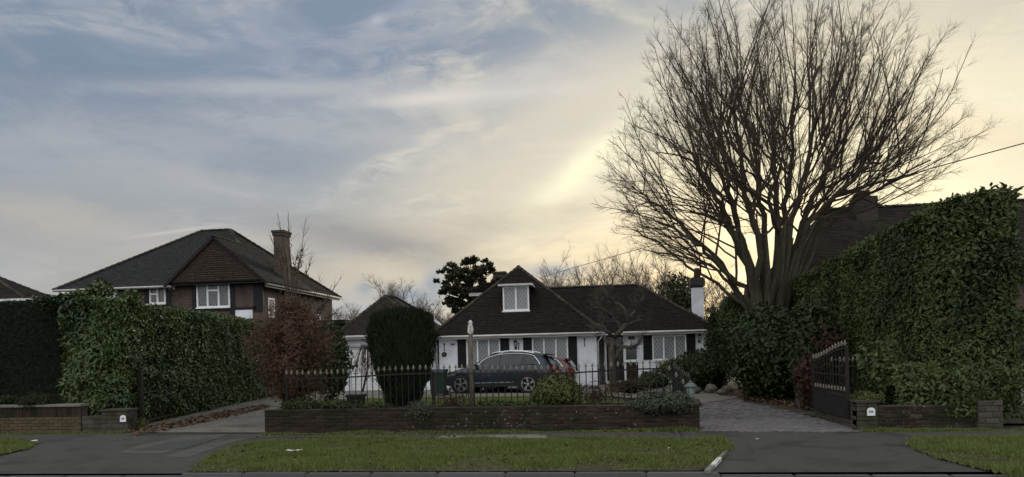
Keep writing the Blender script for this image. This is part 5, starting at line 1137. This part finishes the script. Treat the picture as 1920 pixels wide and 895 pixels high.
# clipped conifer
def conifer():
    Y = 14.95; t = thing('clipped_conifer', 'dark clipped conifer widest near the top standing behind the front wall', 'tree', (AY(757, 765, Y).x, Y, .4))
    prof = [(768, 30), (758, 48), (745, 66), (730, 82), (712, 97), (695, 108), (670, 117), (640, 121), (612, 117), (594, 108), (586, 80), (581, 30)]
    cs = []
    for py, wd in prof: p = AY(757 + (735 - py) * .01, py, Y); cs.append((p.x, p.z, wd * Y / F / 2))
    m = MB(); n = 18
    for x, z, r in cs:
        for k in range(n):
            a = 2 * math.pi * k / n; f = .9 * (1 + .06 * math.sin(3 * a + z * 3)); m.v.append((x + r * f * math.cos(a), Y + r * f * math.sin(a) * .95, z))
    for i in range(len(cs) - 1):
        for k in range(n): m.f.append((i * n + k, i * n + (k + 1) % n, (i + 1) * n + (k + 1) % n, (i + 1) * n + k))
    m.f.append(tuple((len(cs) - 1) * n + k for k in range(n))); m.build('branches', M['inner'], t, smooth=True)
    N = 15000; zz = np.array([c[1] for c in cs]); rz = np.array([c[2] for c in cs]); z = RNG.uniform(zz[0], zz[-1], N * 2); r = np.interp(z, zz, rz); k = RNG.random(N * 2) < r / rz.max(); z, r = z[k], r[k]; a = RNG.uniform(0, 2 * np.pi, len(z))
    P = np.c_[np.zeros(len(z)), np.zeros(len(z)), z]; nn = np.c_[np.cos(a), np.sin(a), np.zeros(len(z))]; P0 = np.c_[cs[0][0] + r * np.cos(a), Y + r * .95 * np.sin(a), z]
    d = nz_of(P0, 2.2, .12) + nz_of(P0 * np.array([1, 1, .35]), 6, .07, 5); P = P0 + nn * (d - .12 * RNG.random(len(z)) ** 1.5)[:, None]
    V, Fc = leaf_arrays(P, nn, .085, wid=.42, spread=.4, six=False, direc=nn * .55 + np.array([0, 0, 1.0]) + RNG.normal(0, .25, P.shape)); tag(put_mesh('foliage', np_mesh('foliage', V, Fc), M['yew'], t), kind='stuff')
    k = RNG.choice(len(P), 1500, replace=False); V, Fc = leaf_arrays(P[k] + nn[k] * .02, nn[k], .17, wid=.16, spread=.4, six=False, direc=nn[k] * .7 + np.array([0, 0, 1.0]) + RNG.normal(0, .3, P[k].shape)); tag(put_mesh('stray_sprigs', np_mesh('stray_sprigs', V, Fc), M['yew'], t), kind='stuff')
conifer()
# weeping shrub beside the conifer
rnd = random.Random(4); Y = 17.0; wp = AY(680, 735, Y); t = thing('weeping_shrub', 'small weeping bare shrub with hanging twigs left of the clipped conifer', 'shrub', (wp.x, Y, .1)); m = MB(); tp = AY(690, 655, Y); m.tube([wp, (wp + tp) / 2 + Vector((.05, 0, 0)), tp], [.03, .025, .02], 6); m.build('trunk', M['bark'], t); m = MB(); lp_, ln2 = [], []
for k in range(90):
    a = rnd.uniform(0, 6.28); q = rnd.uniform(.12, .42); p0 = Vector(tp); p1 = p0 + Vector((math.cos(a) * q * .6, math.sin(a) * q * .6, rnd.uniform(.0, .15))); p2 = p0 + Vector((math.cos(a) * q, math.sin(a) * q, rnd.uniform(-.3, -.1))); p3 = p2 + Vector((math.cos(a) * .04, math.sin(a) * .04, -rnd.uniform(.2, .6))); m.tube([p0, p1, p2, p3], [.008, .006, .005, .003], 3, False)
    for j in range(5): lp_.append(tuple(p2.lerp(p3, rnd.random()))); ln2.append((math.cos(a), math.sin(a), 0))
m.build('twigs', M['twig'], t)['kind'] = 'stuff'; leaf_obj('foliage', lp_, ln2, .05, M['dry'], t)
# laurel beside the garage
bush('laurel_bush', 'loose green laurel bush between the copper tree and the garage', 'shrub', B(624, 680, 19.0), rr(70, 150, 19.0), 2600, .12, M['rhodo'], lump=.4, sc=1.5, off=11, base=0, shell=.6, hk=.6)

# copper leaved tree
def copper():
    Y = 15.6; rnd = random.Random(12); b = AY(552, 760, Y); t = thing('copper_tree', 'young tree holding dead copper leaves with long bare shoots at the top', 'tree', (b.x, Y, .2)); tr = MB(); br = MB(); P, N = [], []
    tr.tube([(b.x, Y, .1), (b.x + .02, Y, 1.2), (b.x + .0, Y, 2.9)], [.07, .055, .025], 8); tr.build('trunk', M['bark'], t, smooth=True)
    for k in range(165):
        z0 = rnd.uniform(.3, 2.75); a = rnd.uniform(0, 6.28); c = Vector((b.x, Y, z0)); rad = np.interp(z0, [0, .6, 1.2, 1.7, 2.2, 2.8], [.75, 1.05, 1.18, 1.0, .62, .3]); q = wander(c, (math.cos(a), math.sin(a), .75), rad * rnd.uniform(.8, 1.35), 5, .12, .05, rnd); br.tube(q, [.014, .011, .009, .006, .004, .003], 3, False)
        for i in range(1, 6):
            for j in range(34 if z0 < 1.7 else 17):
                s = q[i - 1].lerp(q[i], rnd.random()); P.append(tuple(s + Vector((rnd.gauss(0, .09), rnd.gauss(0, .09), rnd.gauss(0, .09))))); N.append((math.cos(a), math.sin(a), .3))
    tops = ((520, 400, 538, 500), (541, 398, 546, 500), (573, 408, 560, 500), (640, 520, 590, 590), (600, 520, 575, 590), (572, 455, 556, 510), (622, 535, 600, 590), (642, 575, 605, 610), (560, 470, 550, 520), (505, 440, 530, 505), (610, 560, 590, 600), (530, 440, 536, 510), (585, 480, 565, 530))
    for (x1, y1, x0, y0) in tops:
        p0, p1 = AY(x0, y0, Y + rnd.uniform(-.2, .2)), AY(x1, y1, Y + rnd.uniform(-.3, .3)); md = (p0 + p1) / 2 + Vector((rnd.gauss(0, .03), 0, rnd.gauss(0, .03))); br.tube([Vector((b.x, Y, 2.0 if y0 < 560 else 1.6)), p0, md, p1], [.02, .014, .009, .004], 4, False); twigs_off(br, [p0, md, p1], .007, .003, 9, .35, .5, .04, rnd, 0)
        for j in range(26): s = p0.lerp(md, rnd.random() * .8); P.append(tuple(s + Vector((rnd.gauss(0, .03), rnd.gauss(0, .03), rnd.gauss(0, .03))))); N.append((rnd.gauss(0, 1), -1, .3))
    br.build('branches', M['twig'], t)['kind'] = 'stuff'; leaf_obj('foliage', P, N, .072, M['copper'], t, wid=.6, spread=.9, six=False)
copper()

# evergreen with clumped tufts behind the bungalow
def clumpy():
    Y = 42.0; rnd = random.Random(5); b = AY(878, 640, Y); t = thing('evergreen_tree', 'dark evergreen tree with tufted clumps rising behind the bungalow roof', 'tree', (b.x, Y, 0)); tr = MB(); p = [Vector((b.x + .3, Y, 0)), AY(880, 580, Y), AY(886, 520, Y)]; tr.tube(p, [.28, .2, .1], 8); tr.build('trunk', M['bark'], t, smooth=True); br = MB(); P, N, D = [], [], []
    C = AY(876, 532, Y)
    for k in range(240):
        while True:
            u, v, w_ = rnd.uniform(-1, 1), rnd.uniform(-1, 1), rnd.uniform(-1, 1)
            if .25 < u * u + v * v + w_ * w_ < 1: break
        px, py = 880 + u * 62 - w_ * 4, 540 - w_ * 60
        if (mnoise.noise(Vector((px * .055, py * .055, v * .7))) > .12): continue
        c = AY(px, py, Y + v * 1.6); st = p[1].lerp(p[2], max(0, min(1, (580 - py) / 80))); md = (st + c) / 2 + Vector((0, 0, -.15)); br.tube([st, md, c], [.05, .035, .02], 4, False)
        n = 40; d = RNG.normal(0, 1, (n, 3)); d[:, 2] = np.abs(d[:, 2]) * .8; d /= np.linalg.norm(d, axis=1, keepdims=True); q = np.array(c) + d * .03; P.append(q); D.append(d); N.append(RNG.normal(0, 1, (n, 3)))
    br.build('branches', M['bark'], t)['kind'] = 'stuff'; V, Fc = leaf_arrays(np.concatenate(P), np.concatenate(N), .26, wid=.42, spread=.3, direc=np.concatenate(D)); tag(put_mesh('foliage', np_mesh('foliage', V, Fc), M['pinegreen'], t), kind='stuff')
clumpy()
bush('evergreen_tree', 'dark leafy evergreen behind the right end of the bungalow roof', 'tree', B(1272, 572, 38), rr(76, 110, 38), 2600, .2, M['tree_green'], lump=.5, sc=1.0, off=2, base=0, shell=.9, heart=False)
# leaf litter and stones
def scatter(poly, n, z, size, lab, nm='fallen_leaves', m='litter'):
    poly = [(q[0], q[1]) for q in poly]; a = np.array(poly); P = RNG.uniform(a.min(0), a.max(0), (n * 3, 2)); P = P[in_poly(P, poly)][:n]; P3 = np.c_[P, z + RNG.uniform(0, .035, len(P))]
    V, Fc = leaf_arrays(P3, np.tile([0, 0, 1.0], (len(P3), 1)), size, wid=.6, spread=.4); tag(put_mesh(nm, np_mesh(nm, V, Fc), M[m]), lab, 'leaves', None, 'stuff')
scatter([G(*q) for q in ((1325, 742), (1420, 742), (1540, 772), (1540, 780), (1440, 762), (1380, 752))], 1100, .09, .09, 'brown fallen leaves along the right edge of the block drive')
scatter(VC, 260, .05, .06, 'scattered brown leaves on the long grass verge')
scatter([(x_l, 12.6), (x_r, 12.6), (x_r, 13.7), (x_l, 13.7)], 160, .008, .06, 'scattered leaves on the footpath before the front wall')
scatter([G(*q) for q in ((240, 812), (300, 800), (430, 772), (500, 760), (505, 766), (430, 784), (330, 806), (262, 818))], 1000, .02, .09, 'brown fallen leaves at the foot of the laurel hedge')
for k, (px, py, s) in enumerate(((1318, 728, .32), (1334, 734, .26), (1346, 727, .34), (1362, 733, .22), (1306, 735, .2), (1352, 738, .18))):
    p = G(px, py + 3, .1); m = MB(); rs = random.Random(k); me = lumpy('stone', (p.x, p.y, .1 + s * .4), (s, s * .8, s * .6), M['stone'], None, .5, 3.0, 1.0, k * 3, 12); tag(me, ['large pale rockery stone at the left of the rockery', 'flat grey rockery stone below the largest one', 'largest rockery stone beside the dark shrub', 'small rockery stone at the right end of the rockery', 'small stone nearest the pier lantern', 'smallest low stone at the drive edge'][k], 'stone', 'rockery stones beside the block drive')
# grey stone pier behind the right gate
p = AY(1500, 745, 17.6); t = thing('garden_wall', 'low grey stone wall under the red leaved shrub beside the right gate', 'wall', (p.x, 17.6, 0)); m = MB(); m.box(p.x - .05, p.x + .75, 17.5, 17.8, 0, .48); m.build('mortar', M['mortar'], t); brick_wall(t, p.x - .06, p.x + .76, 0, 5, 17.49, .2, m='brick_g', bl=.26, bh=.1, seed=31)

# ------------------------------------------------------------------ bare trees
def big_tree():
    rnd = random.Random(21); Y0 = 23.5; base = AY(1440, 700, Y0); base.z = 0; t = thing('bare_tree', 'huge bare many stemmed tree spreading a rounded fan of twigs against the sunset', 'tree', base)
    CC = AY(1462, 330, Y0); RX, RZU, RZD = 338 * Y0 / F, 385 * Y0 / F, 175 * Y0 / F
    crotch = AY(1442, 555, Y0)
    tr = MB(); tr.tube([base, base.lerp(crotch, .5) + Vector((.05, 0, 0)), crotch + Vector((0, 0, -.35)), crotch + Vector((0, 0, .6))], [.66, .56, .5, .04], 14)
    for k in range(9):
        a = 2 * math.pi * k / 9 + .3; tr.tube([base + Vector((math.cos(a) * .55, math.sin(a) * .55, 0)), base.lerp(crotch, .55) + Vector((math.cos(a + .1) * .42, math.sin(a + .1) * .42, 0)), crotch + Vector((math.cos(a) * .48, math.sin(a) * .45, -.1)), crotch + Vector((math.cos(a) * .60, math.sin(a) * .52, .6)), crotch + Vector((math.cos(a) * .9, math.sin(a) * .75, 1.9 + .5 * math.sin(k * 2.1)))], [.30, .2, .16, .09, .02], 8)
    tr.build('trunk', M['bark'], t, smooth=True)
    paths = [([(1425, 560), (1395, 540), (1352, 505), (1312, 462), (1275, 432), (1225, 410)], -.3, .15), ([(1428, 550), (1400, 500), (1378, 440), (1350, 385), (1322, 335), (1300, 290)], -.9, .2), ([(1432, 545), (1398, 470), (1375, 400), (1362, 320), (1350, 250)], .8, .18),
             ([(1438, 540), (1415, 440), (1398, 360), (1385, 270), (1378, 190)], -1.2, .17), ([(1442, 540), (1432, 430), (1420, 330), (1410, 230)], 1.2, .17), ([(1446, 540), (1455, 420), (1452, 320), (1450, 220)], -.5, .18), ([(1450, 535), (1470, 410), (1482, 310), (1490, 200)], .9, .18),
             ([(1455, 530), (1478, 430), (1502, 350), (1522, 260), (1530, 180)], -1.0, .17), ([(1460, 520), (1500, 420), (1535, 350), (1565, 280), (1590, 210)], .3, .19), ([(1462, 515), (1515, 420), (1562, 370), (1612, 325), (1655, 290)], -.7, .16), ([(1465, 520), (1525, 440), (1560, 372), (1640, 345), (1720, 325)], .9, .13),
             ([(1422, 560), (1380, 545), (1330, 500), (1280, 480), (1215, 470)], .9, .10), ([(1450, 530), (1465, 450), (1440, 380), (1465, 300)], -2.2, .15), ([(1455, 520), (1500, 450), (1520, 400), (1570, 340)], 2.2, .14),
             ([(1425, 545), (1395, 460), (1362, 360), (1328, 260), (1312, 180)], 1.0, .14), ([(1410, 545), (1350, 492), (1290, 432), (1235, 385), (1185, 360)], 1.4, .12), ([(1470, 515), (1535, 440), (1610, 372), (1690, 330), (1745, 300)], 1.6, .12), ([(1415, 562), (1350, 530), (1290, 500), (1235, 455), (1185, 430)], -1.2, .09)]
    cr = MB()
    def env(d):
        # distance from the crown centre to the crown's outline along d
        rz = RZU if d.z > 0 else RZD; return 1 / math.sqrt((d.x / RX) ** 2 + (d.y / (RX * .8)) ** 2 + (d.z / rz) ** 2)
    for path, dy, r0 in paths:
        n = len(path); pts = []
        for i, (px, py) in enumerate(path):
            f = i / (n - 1); pts.append(AY(px, py, Y0 + dy * f ** .8 * 1.3 + rnd.gauss(0, .03)))
        ref = []; ph_ = math.atan2(pts[2].y - base.y, pts[2].x - crotch.x); pts[0] = base.lerp(crotch, .72) + Vector((math.cos(ph_) * .34, math.sin(ph_) * .30, 0))
        for i in range(n - 1):
            for k in range(4): 
                f = k / 4; a, b_ = pts[i], pts[i + 1]; q = a.lerp(b_, f) + Vector((rnd.gauss(0, .05), rnd.gauss(0, .06), rnd.gauss(0, .03))); ref.append(q)
        ref.append(pts[-1]); L = len(ref) - 1; rad = [.72 * r0 * (1 - .72 * (i / L)) for i in range(L + 1)]; m = MB(); m.tube(ref, rad, 8); 
        m.build('limb', M['bark'], t, smooth=True)
        def shoots(axis, ns, lo_f, r_s):
            L_ = len(axis) - 1
            for s_ in range(ns):
                f = (lo_f + (1 - lo_f) * (s_ + rnd.random()) / ns) * L_; i = min(int(f), L_ - 1); p = axis[i].lerp(axis[i + 1], f - i); out = p - CC
                dl = (axis[i + 1] - axis[i]).normalized(); hz = Vector((out.x, out.y, 0)); hl_ = hz.length / RX; low = max(0.0, min(1.0, -out.z / 1.6))
                d = dl * .4 + Vector((rnd.gauss(0, .36), rnd.gauss(0, .45), 1.0 - .75 * low)) + hz.normalized() * (.25 + .75 * hl_ * hl_ + .5 * low)
                d.normalize(); lo_, hi_ = 0.05, 9.0
                for _ in range(14):
                    mid = (lo_ + hi_) / 2; q = p + d * mid - CC; inside = q.length < env(q.normalized()); lo_, hi_ = (mid, hi_) if inside else (lo_, mid)
                ln = min(lo_ * rnd.uniform(.72, 1.03), rnd.uniform(3.0, 5.6))
                if ln < .35: ln = rnd.uniform(.3, .7)
                sg = max(4, int(ln / .4)); ra = max(.007, min(.026, .005 + .0055 * ln)) * rnd.uniform(.75, 1.25); ax = wander(p, d, ln, sg, .10, .06 * (1 - low), rnd)
                if (ax[-1] - CC).length > env((ax[-1] - CC).normalized()) * 1.07: ax = [q for q in ax if (q - CC).length < env((q - CC).normalized()) * 1.04]
                if len(ax) < 3: continue
                sg = len(ax) - 1; cr.tube(ax, [ra * (1 - .75 * k / sg) for k in range(sg + 1)], 4, False)
                twigs_off(cr, ax, .0058, .004, int(4 + ln * 3.5), .42 + ln * .07, .6, .05, rnd, 1, 3, .1, .14)
        shoots(ref, 8, .3, 1)
        for s_ in range(5):
            f = (.25 + .7 * (s_ + rnd.random()) / 5) * L; i = min(int(f), L - 1); p = ref[i].lerp(ref[i + 1], f - i); dl = (ref[i + 1] - ref[i]).normalized(); sd = dl.cross(Vector((rnd.gauss(0, .5), 1 + rnd.gauss(0, .6), rnd.gauss(0, .5)))).normalized() * rnd.choice((-1, 1))
            d = (dl * .7 + sd * .75 + Vector((0, rnd.gauss(0, .4), .1))).normalized(); ln = rnd.uniform(.9, 2.3); sg = 6; q = wander(p, d, ln, sg, .16, .06, rnd)
            if (q[-1] - CC).length > env((q[-1] - CC).normalized()): continue
            r1 = rad[i] * .5 + .006; cr.tube(q, [r1 * (1 - .6 * k / sg) for k in range(sg + 1)], 5, False); shoots(q, 4, .35, 1)
    o = cr.build('crown', M['twig'], t); o['kind'] = 'stuff'
big_tree()
# gnarled pruned tree before the porch
def gnarled():
    rnd = random.Random(9); Y = 25.5; b = AY(1150, 722, Y); b.z = .1; t = thing('bare_tree', 'old gnarled pruned tree with twisted pale branches before the porch', 'tree', b); m = MB(); q = [b, AY(1148, 690, Y), AY(1147, 655, Y), AY(1150, 632, Y)]; m.tube(q, [.15, .125, .125, .11], 9); m.tube([AY(1147, 650, Y), AY(1138, 640, Y), AY(1132, 634, Y)], [.11, .09, .06], 7); m.build('trunk', M['palebark'], t, smooth=True)
    arms = (((1150, 634), (1163, 622), (1172, 610), (1178, 597), (1170, 580), (1160, 570), (1150, 566)), ((1165, 622), (1160, 606), (1145, 594), (1132, 590)), ((1178, 597), (1190, 585), (1196, 570), (1190, 556)), ((1150, 680), (1160, 662), (1168, 650), (1182, 652), (1196, 646), (1206, 628)), ((1168, 615), (1184, 606), (1200, 600), (1212, 602)), ((1150, 632), (1138, 622), (1128, 612), (1116, 608)), ((1146, 594), (1130, 580), (1120, 566), (1118, 555)), ((1196, 570), (1206, 560), (1210, 548)), ((1150, 566), (1140, 556), (1136, 545)))
    br = MB()
    for k, a in enumerate(arms):
        y = Y - .3 + rnd.uniform(-.3, .4); pts = [AY(px, py, Y if i == 0 else y) for i, (px, py) in enumerate(a)]; r = .10 if k in (0, 3) else .065; mm = MB(); mm.tube(pts, [r * (1 - .6 * i / len(pts)) for i in range(len(pts))], 7); mm.build('branch', M['palebark'], t, smooth=True); twigs_off(br, pts, .018, .009, 16, .55, .8, .05, rnd, 1, 3, .3)
    o = br.build('twigs', M['palebark'], t); o['kind'] = 'stuff'
gnarled()
FAR = ((660, 600, 52, 4.6, 'small pale bare tree just left of the garage roof'), (735, 545, 55, 6.5, 'pale bare tree rising over the peak of the garage roof'), (775, 560, 58, 6.0, 'bare tree behind the right slope of the garage roof'), (810, 582, 50, 4.6, 'low bushy bare tree between garage and bungalow'), (640, 585, 62, 5.0, 'faint bare tree behind the shoots of the copper tree'), (845, 590, 50, 4.2, 'low bare tree touching the left edge of the bungalow roof'),
       (1045, 515, 58, 8.2, 'faint bare tree behind the left part of the long bungalow ridge'), (1090, 512, 60, 8.4, 'faint bare tree above the middle of the bungalow ridge'), (1130, 498, 56, 8.6, 'bare tree rising above the bungalow ridge under the cable'), (1180, 492, 54, 8.6, 'dense bare tree above the right end of the bungalow ridge'), (1225, 505, 50, 7.4, 'bare tree behind the right hip of the bungalow roof'), (1258, 520, 48, 6.6, 'bare tree left of the white chimney'), (1335, 540, 44, 5.6, 'thin whippy bare tree right of the white chimney'), (1365, 530, 46, 6.0, 'whippy bare tree between the white chimney and the huge bare tree'))
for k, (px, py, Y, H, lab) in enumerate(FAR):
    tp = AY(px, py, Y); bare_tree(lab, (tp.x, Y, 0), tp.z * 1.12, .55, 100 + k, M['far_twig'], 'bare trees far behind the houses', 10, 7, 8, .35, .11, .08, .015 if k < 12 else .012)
mb = MB(); pr = [(-90, 95, -.1)]
xs = np.linspace(-90, 90, 140); V = []
# distant belt of scrub closing the horizon behind the gardens
HB = [3.0 + 1.3 * mnoise.fractal(Vector((x * .09, 3.1, 0)), 1, 2, 4) for x in xs]; P, N = [], []
for k in range(9000):
    x = RNG.uniform(-85, 85); h = np.interp(x, xs, HB); P.append((x, 80 + RNG.uniform(-1.5, 1.5), h * RNG.random() ** .8)); N.append((0, -1, .4))
o = leaf_obj('distant_scrub', P, N, .75, M['tree_green']); tag(o, 'dark line of distant scrub closing the view behind the gardens', 'scrub')

# ------------------------------------------------------------------ overhead cable
p0 = AY(1012, 521, 34.2); p1 = AY(1160, 486, 29); p2 = AY(1740, 320, 17.5); p3 = AY(1960, 258, 14.5); cb = []
for k in range(41):
    s = k / 40; q = Vector((0, 0, 0))
    a = p0.lerp(p3, s); a.z -= .0; cb.append(a)
lift_ = None
s1 = .5; z_sag = ((AY(1160, 486, 29).z - p0.lerp(p3, (29 - 34.2) / (14.5 - 34.2)).z)); sg = z_sag / (4 * .264 * .736)
cb = [p0.lerp(p3, k / 40) + Vector((0, 0, sg * 4 * (k / 40) * (1 - k / 40))) for k in range(41)]
mb = MB(); mb.tube(cb, .011, 5); tag(mb.build('telephone_cable', M['black']), 'single dark overhead cable running from the bungalow roof to the upper right', 'cable')
